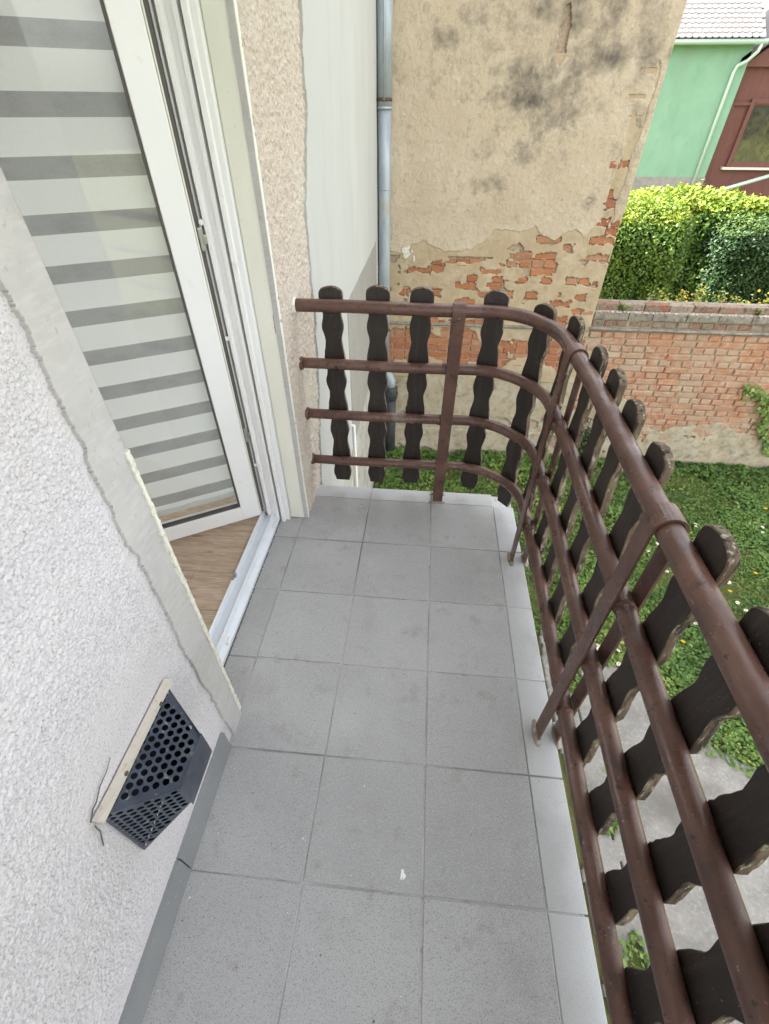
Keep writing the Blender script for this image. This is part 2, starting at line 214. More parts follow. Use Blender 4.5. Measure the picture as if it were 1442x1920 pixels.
class MB:
    """collects shapes for ONE mesh"""
    def __init__(s): s.v = []; s.f = []; s.m = []; s.sm = []
    def add(s, v, f, m=0, smooth=False):
        o = len(s.v); s.v += [tuple(p) for p in v]
        for q in f: s.f.append([i + o for i in q]); s.m.append(m); s.sm.append(smooth)
    def box(s, a, b, m=0, bev=0.0):
        (x0, y0, z0), (x1, y1, z1) = a, b
        if bev <= 0:
            s.add([(x0, y0, z0), (x1, y0, z0), (x1, y1, z0), (x0, y1, z0), (x0, y0, z1), (x1, y0, z1), (x1, y1, z1), (x0, y1, z1)],
                  [(0, 3, 2, 1), (4, 5, 6, 7), (0, 1, 5, 4), (1, 2, 6, 5), (2, 3, 7, 6), (3, 0, 4, 7)], m); return
        bm = bmesh.new(); bmesh.ops.create_cube(bm, size=1.0)
        for q in bm.verts: q.co = Vector(((x0 + x1) / 2 + q.co.x * (x1 - x0), (y0 + y1) / 2 + q.co.y * (y1 - y0), (z0 + z1) / 2 + q.co.z * (z1 - z0)))
        bmesh.ops.bevel(bm, geom=bm.edges[:], offset=bev, segments=2, affect='EDGES', profile=0.6)
        bm.verts.index_update(); s.add([q.co[:] for q in bm.verts], [[q.index for q in fc.verts] for fc in bm.faces], m); bm.free()
    def tube(s, path, rad, seg=16, m=0, caps=True, smooth=True):
        P = [Vector(p) for p in path]; n = len(P); R = rad if hasattr(rad, '__len__') else [rad] * n
        T = [(P[min(i + 1, n - 1)] - P[max(i - 1, 0)]).normalized() for i in range(n)]
        up = Vector((0, 0, 1)) if abs(T[0].z) < 0.9 else Vector((1, 0, 0)); a = T[0].cross(up).normalized(); v = []
        for i in range(n):
            a = (a - T[i] * a.dot(T[i])).normalized(); b = T[i].cross(a)
            for k in range(seg):
                t = 2 * math.pi * k / seg; v.append(P[i] + (a * math.cos(t) + b * math.sin(t)) * R[i])
        fs = [(i * seg + k, i * seg + (k + 1) % seg, (i + 1) * seg + (k + 1) % seg, (i + 1) * seg + k) for i in range(n - 1) for k in range(seg)]
        s.add(v, fs, m, smooth)
        if caps: s.add(v, [list(range(seg))[::-1], [(n - 1) * seg + k for k in range(seg)]], m)
    def prism(s, poly, h0, h1, axis=2, m=0, side_m=None):
        def p3(q, h):
            return (q[0], q[1], h) if axis == 2 else ((q[0], h, q[1]) if axis == 1 else (h, q[0], q[1]))
        n = len(poly); v = [p3(q, h0) for q in poly] + [p3(q, h1) for q in poly]
        s.add(v, [list(range(n))[::-1], list(range(n, 2 * n))], m); s.add(v, [(i, (i + 1) % n, n + (i + 1) % n, n + i) for i in range(n)], m if side_m is None else side_m)
    def mesh(s, name, mats):
        me = bpy.data.meshes.new(name); me.from_pydata(s.v, [], s.f)
        for k in (mats if isinstance(mats, (list, tuple)) else [mats]): me.materials.append(M[k])
        for p, mi, sm in zip(me.polygons, s.m, s.sm): p.material_index = mi; p.use_smooth = sm
        me.update(); bm = bmesh.new(); bm.from_mesh(me); bmesh.ops.remove_doubles(bm, verts=bm.verts, dist=1e-5); bmesh.ops.recalc_face_normals(bm, faces=bm.faces); bm.to_mesh(me); bm.free()
        return me
    def build(s, name, mats, parent=None):
        o = bpy.data.objects.new(name, s.mesh(name, mats)); COL.objects.link(o)
        if parent is not None: place(o, parent)
        return o
def obj(name, me, parent=None):
    o = bpy.data.objects.new(name, me); COL.objects.link(o)
    if parent is not None: place(o, parent)
    return o
def boxo(name, a, b, m, parent=None, bev=0.0):
    q = MB(); q.box(a, b, 0, bev); return q.build(name, m, parent)
# lattice value noise, vectorised
def _h(ix, iy, seed):
    n = (ix.astype(np.int64) * 374761393 + iy.astype(np.int64) * 668265263 + seed * 974711) & 0xffffffff
    n = ((n ^ (n >> 13)) * 1274126177) & 0xffffffff
    return ((n ^ (n >> 16)) & 0xffffff) / float(0xffffff)
def vnoise(x, y, seed=0):
    ix = np.floor(x); iy = np.floor(y); fx = x - ix; fy = y - iy; fx = fx * fx * (3 - 2 * fx); fy = fy * fy * (3 - 2 * fy)
    a = _h(ix, iy, seed); b = _h(ix + 1, iy, seed); c = _h(ix, iy + 1, seed); e = _h(ix + 1, iy + 1, seed)
    return (a * (1 - fx) + b * fx) * (1 - fy) + (c * (1 - fx) + e * fx) * fy
def fbm(x, y, seed=0, octv=4, gain=0.5):
    s = 0; a = 1; t = 0
    for i in range(octv): s = s + a * vnoise(x * 2 ** i, y * 2 ** i, seed + i * 17); t += a; a *= gain
    return s / t
def sheet(name, axis, off, u0, u1, v0, v1, step, mat_, parent=None, mask=None, disp=None, thick=0.01, sign=1, smooth=True, zf=None):
    """a wall skin on the plane axis=off facing sign*axis; u is the horizontal, v = z; faces dropped where mask is false, rims closed"""
    nu = max(2, int(round((u1 - u0) / step))); nv = max(2, int(round((v1 - v0) / step)))
    U, W = np.meshgrid(np.linspace(u0, u1, nu + 1), np.linspace(v0, v1, nv + 1), indexing='ij')
    D = disp(U, W) if disp else np.zeros_like(U)
    A = off + sign * D; B = np.full_like(A, off - sign * thick)
    def pts(a): return np.stack([a, U, W], -1).reshape(-1, 3) if axis == 0 else np.stack([U, a, W], -1).reshape(-1, 3)
    Uc = (U[1:, 1:] + U[:-1, :-1]) / 2; Wc = (W[1:, 1:] + W[:-1, :-1]) / 2
    K = mask(Uc, Wc) if mask else np.ones_like(Uc, dtype=bool)
    I = np.arange((nu + 1) * (nv + 1)).reshape(nu + 1, nv + 1); N = I.size
    q = np.stack([I[:-1, :-1], I[1:, :-1], I[1:, 1:], I[:-1, 1:]], -1)
    flip = (axis == 1 and sign > 0) or (axis == 0 and sign < 0)
    front = q[K]; fs = [front]
    P = np.pad(K, 1)
    for (du, dv, e0, e1) in ((0, -1, 0, 1), (1, 0, 1, 2), (0, 1, 2, 3), (-1, 0, 3, 0)):
        nb = P[1 + du:1 + du + nu, 1 + dv:1 + dv + nv]; e = K & ~nb
        a = q[e][:, e0]; b = q[e][:, e1]; fs.append(np.stack([b, a, a + N, b + N], -1))
    F = np.concatenate(fs)
    if flip: F = F[:, ::-1]
    Vv = np.concatenate([pts(A), pts(B)]); used = np.unique(F); rm = np.zeros(len(Vv), dtype=np.int32); rm[used] = np.arange(len(used))
    me = np_mesh(name, Vv[used], rm[F], smooth=False, mats=[mat_])
    if smooth:
        sm = np.zeros(len(F), dtype=bool); sm[:len(front)] = True; me.polygons.foreach_set('use_smooth', sm)
    return obj(name, me, parent)
def polyline_dist(U, W, pts):
    dmin = np.full(U.shape, 1e9)
    for (a, b) in zip(pts[:-1], pts[1:]):
        ax, ay = a; bx, by = b; dx, dy = bx - ax, by - ay; t = np.clip(((U - ax) * dx + (W - ay) * dy) / (dx * dx + dy * dy), 0, 1)
        dmin = np.minimum(dmin, np.hypot(U - ax - t * dx, W - ay - t * dy))
    return dmin
def leaf_mesh(name, P, Nn, size, mat_, tint, aspect=0.6, fold=0.25, jitter=0.8):
    """many small folded leaf faces at points P with mean normals Nn"""
    n = len(P); N = Nn + rng.normal(0, jitter, (n, 3)); N /= np.linalg.norm(N, axis=1)[:, None]
    a = np.cross(N, rng.normal(0, 1, (n, 3))); a /= np.linalg.norm(a, axis=1)[:, None]; b = np.cross(N, a)
    s = (np.asarray(size) * rng.uniform(.65, 1.35, n))[:, None]
    v0 = P - a * s * .5; v2 = P + a * s * .5; mid = P - N * s * fold * .3
    v1 = mid + b * s * aspect * .5 + N * s * fold * .5; v3 = mid - b * s * aspect * .5 + N * s * fold * .5
    v = np.stack([v0, v1, v2, v3], 1).reshape(-1, 3); i = np.arange(n) * 4
    f = np.concatenate([np.stack([i, i + 1, i + 2], -1), np.stack([i, i + 2, i + 3], -1)])
    return np_mesh(name, v, f, smooth=False, mats=[mat_], tint=np.concatenate([tint, tint]))

# ------------------------------------------------------------------ ground, path
GZ = -2.05; YW = 3.83
me = np_mesh('garden_ground', [(-60, -60, GZ), (90, -60, GZ), (90, 120, GZ), (-60, 120, GZ)], [(0, 1, 2, 3)], mats=['soil'])
tag(obj('garden_ground', me), 'green garden ground below the balcony', None, kind='structure')
edge = [(0.2, 1.25), (0.97, 1.02), (1.33, .78), (1.57, .52), (1.84, .12), (2.29, -.10), (3.2, -.42), (5.2, -.7)]
def path_edge(x):
    return np.interp(x, [e[0] for e in edge], [e[1] for e in edge])
def on_path(x, y):
    n = (fbm(x * 5, y * 5, 31, 4) - .5) * .22
    return (y + n < path_edge(x)) & (x > -1)
def sheet_ground(name, x0, x1, y0, y1, step, h, mask, m):
    nu = int((x1 - x0) / step); nv = int((y1 - y0) / step)
    U, W = np.meshgrid(np.linspace(x0, x1, nu + 1), np.linspace(y0, y1, nv + 1), indexing='ij')
    H = GZ + h + (fbm(U * 2, W * 2, 5) - .5) * .03 + (fbm(U * 14, W * 14, 9) - .5) * .008
    Uc = (U[1:, 1:] + U[:-1, :-1]) / 2; Wc = (W[1:, 1:] + W[:-1, :-1]) / 2; K = mask(Uc, Wc)
    I = np.arange(U.size).reshape(U.shape); q = np.stack([I[:-1, :-1], I[1:, :-1], I[1:, 1:], I[:-1, 1:]], -1); N = U.size
    fs = [q[K]]; P = np.pad(K, 1)
    for (du, dv, e0, e1) in ((0, -1, 0, 1), (1, 0, 1, 2), (0, 1, 2, 3), (-1, 0, 3, 0)):
        e = K & ~P[1 + du:1 + du + nu, 1 + dv:1 + dv + nv]; a = q[e][:, e0]; b = q[e][:, e1]; fs.append(np.stack([b, a, a + N, b + N], -1))
    top = np.stack([U, W, H], -1).reshape(-1, 3); bot = top.copy(); bot[:, 2] = GZ - .05
    return obj(name, np_mesh(name, np.concatenate([top, bot]), np.concatenate(fs), mats=[m]))
JOINT = [(0.98, 1.0), (1.0, -.3), (1.04, -.75), (1.0, -1.2), (.96, -3.5)]
def path_mask(x, y):
    dj = polyline_dist(x, y, JOINT); wj = .003 + .095 * np.clip((fbm(x * 4, y * 4, 77) - .5) * 4, 0, 1)
    return on_path(x, y) & (dj > wj) & (x > .80 + .12 * (fbm(x * 6, y * 6, 66) - .5))
tag(sheet_ground('concrete_path', -0.97, 5.2, -4.0, 1.5, 0.016, 0.035, path_mask, 'concrete'), 'worn grey concrete path along the house below the balcony', None, kind='structure')

# ------------------------------------------------------------------ ground cover (uncountable), flowers
def scatter_ground(n, x0, x1, y0, y1, keep):
    x = rng.uniform(x0, x1, n); y = rng.uniform(y0, y1, n); k = keep(x, y); return x[k], y[k]
def keep_cover(x, y):
    p = on_path(x, y); n = fbm(x * 2.3, y * 2.3, 61, 3); dj = polyline_dist(x, y, JOINT)
    tuft = (dj < .10) & (fbm(x * 4, y * 4, 77) > .50) & (rng.uniform(0, 1, len(x)) < .55)
    edgez = (np.abs(y - path_edge(x)) < .12) & (rng.uniform(0, 1, len(x)) < .5)
    return ((~p) & (rng.uniform(0, 1, len(x)) < np.clip(.30 + 2.6 * (n - .34), .05, 1))) | tuft | (edgez & (n > .45))
x, y = scatter_ground(150000, 0.0, 5.4, -1.7, YW - .03, keep_cover)
x2, y2 = scatter_ground(16000, -0.95, 0.0, .9, YW - .03, keep_cover)
x = np.concatenate([x, x2]); y = np.concatenate([y, y2])
h = .02 + .06 * fbm(x * 5, y * 5, 12, 3) ** 1.5 + .10 * np.clip(1 - (YW - y) / .55, 0, 1) * fbm(x * 6, y * 6, 3) + rng.uniform(0, .03, len(x))
P = np.stack([x, y, GZ + h], -1); big = np.where(fbm(x * 1.7, y * 1.7, 88) > .5, 1.2, .85) * (1 + .8 * np.clip(1 - (YW - y) / .6, 0, 1))
tint = np.clip(fbm(x * 1.3, y * 1.3, 44, 3) * .9 + rng.normal(0, .16, len(x)) - .02 + .5 * np.clip(fbm(x * 2.1, y * 2.1, 9, 2) - .68, 0, 1) * 3, 0, 1)
me = leaf_mesh('ground_cover', P, np.tile((0, 0, 1.0), (len(P), 1)), .036 * big, 'cover', tint, aspect=.75, jitter=.55)
tag(obj('ground_cover', me), 'short green weeds and clover carpeting the garden ground', 'ground cover', kind='stuff')
x, y = scatter_ground(26000, 0.0, 5.0, -1.6, YW - .05, lambda a, b: (~on_path(a, b)) & (fbm(a * 1.9, b * 1.9, 29, 3) > .50))
P = np.stack([x, y, GZ + .045 + rng.uniform(0, .05, len(x))], -1); N_ = rng.normal(0, 1, (len(x), 3)); N_[:, 2] = .35
tag(obj('grass_blades', leaf_mesh('grass_blades', P, N_, .10, 'cover', np.clip(rng.normal(.62, .22, len(x)), 0, 1), aspect=.07, fold=.1, jitter=.25)), 'loose grass blades standing among the low weeds in the garden', 'grass', kind='stuff')
def flower_mesh(name, rad, petals, pm, cm, stem):
    q = MB(); q.tube([(0, 0, 0), (0.003, 0, stem)], .0025, 5, 2)
    for k in range(petals):
        a = 2 * math.pi * k / petals; c, s_ = math.cos(a), math.sin(a); wv = math.pi / petals * .8
        q.add([(0.003, 0, stem), (rad * math.cos(a - wv) * .8, rad * math.sin(a - wv) * .8, stem + .004), (rad * c, rad * s_, stem + .002), (rad * math.cos(a + wv) * .8, rad * math.sin(a + wv) * .8, stem + .004)], [(0, 1, 2, 3)], 0)
    q.tube([(0.003, 0, stem), (0.003, 0, stem + .006)], rad * .35, 8, 1)
    return q.mesh(name, [pm, cm, 'stem'])
daisy = flower_mesh('daisy', .019, 9, 'white_petal', 'yellow', .075); dand = flower_mesh('dandelion', .022, 14, 'yellow', 'yellow', .09)
n = 0
while n < 170:
    x, y = rng.uniform(.9, 4.2), rng.uniform(-.2, 2.6)
    if on_path(np.array([x]), np.array([y]))[0] or fbm(np.array([x * 1.6]), np.array([y * 1.6]), 52, 2)[0] < .48: continue
    o = obj('daisy', daisy); o.location = (x, y, GZ + rng.uniform(0, .03)); o.rotation_euler = (rng.normal(0, .25), rng.normal(0, .25), rng.uniform(0, 6))
    sc = rng.uniform(.75, 1.3); o.scale = (sc, sc, 1); tag(o, 'tiny white daisy growing in the green weeds', 'flower', 'white daisies in the garden'); n += 1
dl = [((1396, 1000), 'largest dandelion'), ((1297, 958), ''), ((1437, 1017), ''), ((1301, 1219), ''), ((1155, 963), '')]
for (x, y, lab) in [(3.05, 2.22, 'yellow dandelion beside the pale dry patch in the weeds'), (3.10, 1.82, 'yellow dandelion blooming nearest the right picture edge'), (2.72, 1.55, 'yellow dandelion among white daisies in mid lawn'), (2.02, .92, 'yellow dandelion showing between two dark pickets near the path'), (2.1, 2.6, 'yellow dandelion seen just left of the top rail clamp'), (1.55, 2.9, 'yellow dandelion close to the foot of the brick wall'), (3.75, 2.9, 'yellow dandelion far right near the brick wall')]:
    o = obj('dandelion', dand); o.location = (x, y, GZ + .02); o.rotation_euler = (.2, .1, x); tag(o, lab, 'flower', 'yellow dandelions in the garden')

# ------------------------------------------------------------------ balcony floor with tiles
fl = boxo('balcony_floor', (-1.20, -4.0, -0.17), (0.100, 0.425, -0.0032), 'grout', None, 0.004); tag(fl, 'concrete balcony slab under the grey tiles', None, kind='structure')
def tile_mesh(name, sx, sy, m='tile', t=.0075):
    q = MB(); b = .0016; x0, x1, y0, y1 = -sx / 2, sx / 2, -sy / 2, sy / 2
    v = [(x0, y0, -t), (x1, y0, -t), (x1, y1, -t), (x0, y1, -t), (x0, y0, -b), (x1, y0, -b), (x1, y1, -b), (x0, y1, -b), (x0 + b, y0 + b, 0), (x1 - b, y0 + b, 0), (x1 - b, y1 - b, 0), (x0 + b, y1 - b, 0)]
    fs = [(8, 9, 10, 11), (0, 3, 2, 1)] + [(i, (i + 1) % 4, 4 + (i + 1) % 4, 4 + i) for i in range(4)] + [(4 + i, 4 + (i + 1) % 4, 8 + (i + 1) % 4, 8 + i) for i in range(4)]
    q.add(v, fs); return q.mesh(name, m)
T = 1 / 3; J = .0045; cache = {}
def tile(x0, x1, y0, y1, m='tile'):
    key = (round(x1 - x0, 3), round(y1 - y0, 3), m)
    if key not in cache: cache[key] = tile_mesh('floor_tile', key[0] - J, key[1] - J, m)
    o = obj('floor_tile', cache[key], fl); o.location = ((x0 + x1) / 2 + rng.normal(0, .0006), (y0 + y1) / 2 + rng.normal(0, .0006), rng.uniform(-.0008, .0008))
    o.rotation_euler = (rng.normal(0, .0012), rng.normal(0, .0012), rng.normal(0, .0012))
rows = [T] + [T - T * k for k in range(1, 9)]
for k in range(len(rows) - 1):
    y1, y0 = rows[k], rows[k + 1]
    for (x0, x1) in ((-1.0, -2 * T), (-2 * T, -T), (-T, 0), (0, .110)): tile(x0, x1, y0, y1, 'edge_tile_lit' if x0 == 0 else 'tile')
    if y1 <= .1 and y0 > -.9: tile(-1.113, -1.0, max(y0, -.98), min(y1, .15))
tile(-1.113, -1.0, 0, .15); tile(-1.113, -1.0, -.885, -2 * T)
for (x0, x1) in ((-1.0, -2 * T), (-2 * T, -T), (-T, 0)): tile(x0, x1, T, .437, 'edge_tile_lit')
q = MB(); q.prism([(.002, .337), (.09, .336), (.096, .36), (.05, .385), (.03, .41), (.003, .40)], -.03, -.012, 2)
q.build('broken_corner', 'brick', fl)
q = MB()   # a scrap of white paint on the tiles
q.prism([(-.392 + .55 * (x_ + .392), -1.29 + .55 * (y_ + 1.29)) for (x_, y_) in [(-.396, -1.268), (-.390, -1.272), (-.384, -1.270), (-.383, -1.284), (-.374, -1.290), (-.372, -1.301), (-.380, -1.309), (-.386, -1.316), (-.389, -1.300), (-.395, -1.318), (-.400, -1.309), (-.398, -1.29)]], .0012, .0019, 2)
o = q.build('paint_scrap', 'white_petal'); tag(o, 'small white paint scrap stuck on a middle floor tile', 'paint scrap')

q = MB()
for k in range(260):
    x = rng.uniform(-.98, .10); y = rng.uniform(-1.75, .42)
    if k % 3 == 0: x = -.985 + abs(rng.normal(0, .05)) if y < -.9 else -1.09 + abs(rng.normal(0, .05))
    s_ = rng.uniform(.0008, .0024) * (1.5 if rng.uniform() < .12 else 1); a0 = rng.uniform(0, 6)
    q.add([(x + s_ * math.cos(a0 + a_), y + s_ * math.sin(a0 + a_) * .7, .0008) for a_ in (0, 1.7, 3.1, 4.6)] + [(x, y, .0008 + s_ * .8)], [(0, 1, 4), (1, 2, 4), (2, 3, 4), (3, 0, 4)], 0 if rng.uniform() < .6 else 1)
tag(q.build('floor_grit', ['white_edge', 'gasket']), 'fine pale grit and paint crumbs scattered over the balcony tiles', 'grit', kind='stuff')

# ------------------------------------------------------------------ the house with balcony door
HX = -.99; HTOP = 6.2
house = empty('house', (-1.0, 0, GZ), 'white stucco house on the left carrying the balcony and glazed door', 'house')
core = MB(); core.box((-1.34, -6.0, GZ), (HX - .012, -.886, HTOP)); core.build('front_wall', 'stucco', house)
core = MB(); core.box((-1.34, .17, GZ), (-.985, YW - .002, HTOP)); core.build('rear_wall', 'smooth_wall', house)
boxo('lintel', (-1.34, -.886, 2.32), (-1.0, .17, HTOP - .001), 'stucco', house)
boxo('sill_wall', (-1.34, -.886, GZ), (-1.12, .17, -.02), 'stucco', house)
boxo('back_wall', (-6.3, -6.0, GZ), (-6.0, YW - .002, .75), 'room', house)
boxo('back_wall', (-6.3, -6.0, 2.35), (-6.0, YW - .002, HTOP), 'room', house)
for (a, b) in ((-6.0, -4.4), (-2.9, -2.5), (-.9, -.4), (1.9, YW - .002)): boxo('back_wall', (-6.3, a, .751), (-6.0, b, 2.349), 'room', house)
for (a, b) in ((-4.4, -2.9), (-2.5, -.9), (-.4, 1.9)):  # unseen windows added to let sun brighten the room and blind
    q = MB()
    for (c0, c1, z0, z1) in ((a, a + .07, .752, 2.348), (b - .07, b, .752, 2.348), (a + .071, b - .071, .752, .82), (a + .071, b - .071, 2.28, 2.348), ((a + b) / 2 - .05, (a + b) / 2 + .05, .821, 2.279)): q.box((-6.18, c0, z0), (-6.12, c1, z1))
    q.build('added_window', 'pvc', house)
boxo('end_wall', (-6.0, -6.3, GZ), (-1.34, -6.0, HTOP), 'room', house)
boxo('party_wall', (-6.0, 2.6, GZ), (-1.34, 2.8, HTOP - .01), 'room', house)
boxo('flat_roof', (-6.35, -6.35, HTOP), (-.95, YW - .002, HTOP + .2), 'stucco', house)
boxo('added_overhang', (-.985, -4.0, 2.75), (.10, .43, 2.92), 'stucco', house, .004)  # added unseen slab, keeps skylight off the wall side of the floor
boxo('ceiling', (-6.0, -6.0, 2.7), (-1.34, 2.6, 2.85), 'room', house)
boxo('room_floor', (-6.0, -6.0, -.2), (-1.341, 2.6, .012), 'room', house); boxo('door_base', (-1.3405, -.885, -.2), (-1.21, .169, .012), 'room', house)
# rough stucco skin, real relief
def stucco_disp(U, W):
    sm = lambda a_, b_, q_: np.clip((q_ - a_) / (b_ - a_), 0, 1) ** 2 * (3 - 2 * np.clip((q_ - a_) / (b_ - a_), 0, 1))
    n = fbm(U * 265, W * 265, 3, 2, .5); m_ = fbm(U * 480, W * 480, 8, 1); l_ = fbm(U * 30, W * 30, 4, 3); low = np.clip((W - .10) / .13, .2, 1)
    vent = np.clip(polyline_dist(U, W, [(-1.22, .34), (-1.22, .58)]) / .10 - 1.25, .2, 1); eb = np.clip((-.97 - U) / .04, .25, 1)
    return (.0024 * sm(.40, .62, n) + .0014 * sm(.40, .66, m_) + .0014 * _h(np.round(U * 2000), np.round(W * 2000), 5) + (l_ - .5) * .003) * low * vent * eb
sheet('stucco_skin', 0, HX - .006, -1.68, -.8865, .0, 1.62, .0018, 'stucco', house, disp=stucco_disp, thick=.006, smooth=False)
# smooth grey repair band along the corner, with its ragged outer edge
def band_mask(U, W):
    e = -.968 + .022 * (fbm(W * 3.5, W * 0 + 3, 21, 2) - .5) * 2 + .010 * (fbm(U * 26, W * 22, 5, 4) - .5) * 2 + .006 * (fbm(U * 140, W * 140, 15, 2) - .5)
    return (U > e)
sheet('repair_band', 0, HX + .0035, -1.03, -.884, .0, 1.75, .003, 'band', house, mask=band_mask, thick=.012, disp=lambda U, W: (fbm(U * 12, W * 5, 2) - .5) * .0025 - .0015 * np.clip((-.945 - U) / .02, 0, 1))
def lip_mask(U, W):
    return U < -1.0 + .012 + .010 * (fbm(W * 30, W * 0, 6, 3) - .5) * 2
sheet('corner_lip', 1, -.8825, -1.03, HX + .006, .03, 1.11, .003, 'white_edge', house, thick=.012, sign=1, mask=lambda U, W: U < HX + .004 + .004 * (fbm(W * 40, W * 0 + 9, 6, 3) - .6))
q = MB()
for k in range(70):   # crumbled plaster crumbs along the broken arris
    z = rng.uniform(.05, 1.1); s_ = rng.uniform(.002, .0055); x = HX + rng.uniform(-.006, .004); y = -.882 + rng.uniform(-.002, .004)
    q.add([(x - s_, y, z - s_), (x + s_, y - s_, z), (x, y + s_, z - s_ * .3), (x, y, z + s_ * 1.6)], [(0, 1, 2), (0, 1, 3), (1, 2, 3), (0, 2, 3)])
tag(q.build('plaster_crumbs', 'white_edge', house), kind='stuff')
sheet('raised_edge', 0, HX + .0075, -.896, -.8785, .035, 1.11, .0025, 'white_edge', house, thick=.012, mask=lambda U, W: (U > -.8925 + .005 * (fbm(U * 40, W * 30, 8, 3) - .5) * 2) & (U < -.8795 - .004 * (fbm(W * 50, W * 0 + 4, 9, 3) - .3)), disp=lambda U, W: (fbm(U * 90, W * 60, 3, 3) - .5) * .003)
# skirting tiles on the near wall
yy = -1.0; 
while yy > -3.2:
    boxo('skirting_tile', (HX - .02, yy - T + J * .6, .004), (HX + .007, yy - J * .2, .112), 'skirting', house, .0012); yy -= T
# far jamb: cream board, bead, pebble-dash skin, smooth render skin
sheet('reveal_board', 1, .150, -1.062, -.970, .001, 2.32, .006, 'cream', house, sign=-1, thick=.02, disp=lambda U, W: (fbm(U * 9, W * 3, 3) - .5) * .003, mask=lambda U, W: U < -.9715 + .006 * (fbm(W * 25, W * 0 + 2, 14, 3) - .45))
sheet('corner_bead', 0, -.9715, .147, .192, .004, 2.32, .004, 'band', house, thick=.02, mask=lambda U, W: U < .185 + .010 * (fbm(W * 14, W * 0, 4, 3) - .4), disp=lambda U, W: (fbm(U * 30, W * 12, 3) - .5) * .004)
sheet('peeled_patch', 1, .1478, -.998, -.9735, .86, 1.10, .003, 'peel', house, sign=-1, thick=.003, mask=lambda U, W: np.hypot((U + .978) / .020, (W - .99) / .085) < .55 + .8 * fbm(U * 60, W * 40, 6, 3))
def smooth_edge(W):
    return np.interp(W, [-.4, 0, .33, .82, 1.27, 1.6, 2.0], [.42, .46, .60, .70, .71, .88, .95])
def peb_disp(U, W):
    return np.clip(fbm(U * 85, W * 85, 13, 3) - .38, 0, 1) * .018 + (fbm(U * 12, W * 12, 2) - .5) * .006
sheet('pebble_dash', 0, -.975, .165, 1.15, -.35, 2.05, .0045, 'pebble', house, thick=.012, disp=peb_disp)
sheet('smooth_render', 0, -.966, .35, YW - .003, -.52, 2.6, .008, 'smooth_wall', house, thick=.02, mask=lambda U, W: U > smooth_edge(W) + .05 * (fbm(W * 8, W * 0 + 4, 9, 4) - .5) + .03 * (fbm(U * 30, W * 30, 19, 3) - .5), disp=lambda U, W: (fbm(U * 3, W * 3, 1) - .5) * .008 + .004)
sheet('lower_render', 0, -.968, .35, YW - .003, GZ, -.515, .012, 'lower_render', house, thick=.02, disp=lambda U, W: (fbm(U * 9, W * 9, 1) - .5) * .02)
sheet('grey_patch', 0, -.958, 1.63, 3.53, -.513, .63, .008, 'grey_patch', house, thick=.008, mask=lambda U, W: W < .622 + .010 * (fbm(U * 6, W * 0, 7) - .5))
# door: fixed frame, threshold
q = MB()
q.box((-1.168, .108, .0), (-1.150, .168, 2.32), bev=.003); q.box((-1.205, .150, .0), (-1.1682, .168, 2.32)); q.box((-1.150, .128, .0), (-1.128, .168, 2.32), bev=.002); q.box((-1.128, .118, .0), (-1.113, .168, 2.32), bev=.002)
q.box((-1.100, .110, .0), (-1.082, .168, 2.32), bev=.002); q.box((-1.082, .128, .0), (-1.0635, .168, 2.32), bev=.002)
q.box((-1.205, -.94, 2.255), (-1.075, .168, 2.318), bev=.003)
q.box((-1.205, -.95, .0), (-1.075, -.889, 2.25), bev=.003)
fr = q.build('door_frame', 'pvc', house)
boxo('frame_groove', (-1.1128, .140, .0), (-1.1002, .168, 2.318), 'gasket', fr)
for z in (.36, 1.33, .95):
    q = MB(); q.tube([(-1.172, .106, z), (-1.172, .1035, z)], .009, 14); q.build('screw_cap', 'pvc', fr)
q = MB(); q.prism([(-1.205, .0), (-1.115, .0), (-1.115, .018), (-1.136, .030), (-1.139, .044), (-1.149, .046), (-1.152, .030), (-1.190, .026), (-1.192, .05), (-1.2045, .05)], -.888, .1275, 1)
q.build('threshold', 'sill', house)
q = MB()
for k in range(90):
    y = rng.uniform(-.85, .12); s_ = rng.uniform(.003, .008); x = -1.111 + rng.uniform(-.004, .004)
    q.add([(x - s_ * .6, y - s_, -.002), (x + s_ * .6, y, -.002), (x, y + s_, -.001), (x, y, s_ * .9)], [(0, 1, 2), (0, 1, 3), (1, 2, 3), (0, 2, 3)])
tag(q.build('joint_crumbs', 'grout', house), kind='stuff')
q = MB(); q.box((-1.1145, -.875, -.004), (-1.1085, .125, .0012)); q.build('joint_gap', 'gasket', house)
for y in (-.62, .05):
    q = MB(); q.box((-1.128, y - .016, .0255), (-1.116, y + .016, .031), bev=.002); q.build('drain_cap', 'pvc', fr)
q = MB(); q.box((-1.206, -.335, .048), (-1.194, -.295, .058), bev=.002); q.box((-1.201, -.322, .05), (-1.187, -.308, .060), bev=.002); q.build('strike_plate', 'mech', fr)
# laminate planks
ys = [.365, .151, -.0645, -.2815, -.487, -.70, -.92, -1.13]
for k in range(len(ys) - 1):
    cuts = {3: [-1.21, -1.396, -2.6, -3.9], 2: [-1.21, -2.3, -3.6], 4: [-1.21, -1.9, -3.2]}.get(k, [-1.21, -1.75 - .13 * k, -2.9, -4.0])
    for a, b in zip(cuts[:-1], cuts[1:]): boxo('floor_plank', (b + .0012, ys[k + 1] + .0012, .014), (a - .0012, ys[k] - .0012, .030), 'plank', house, .0012)
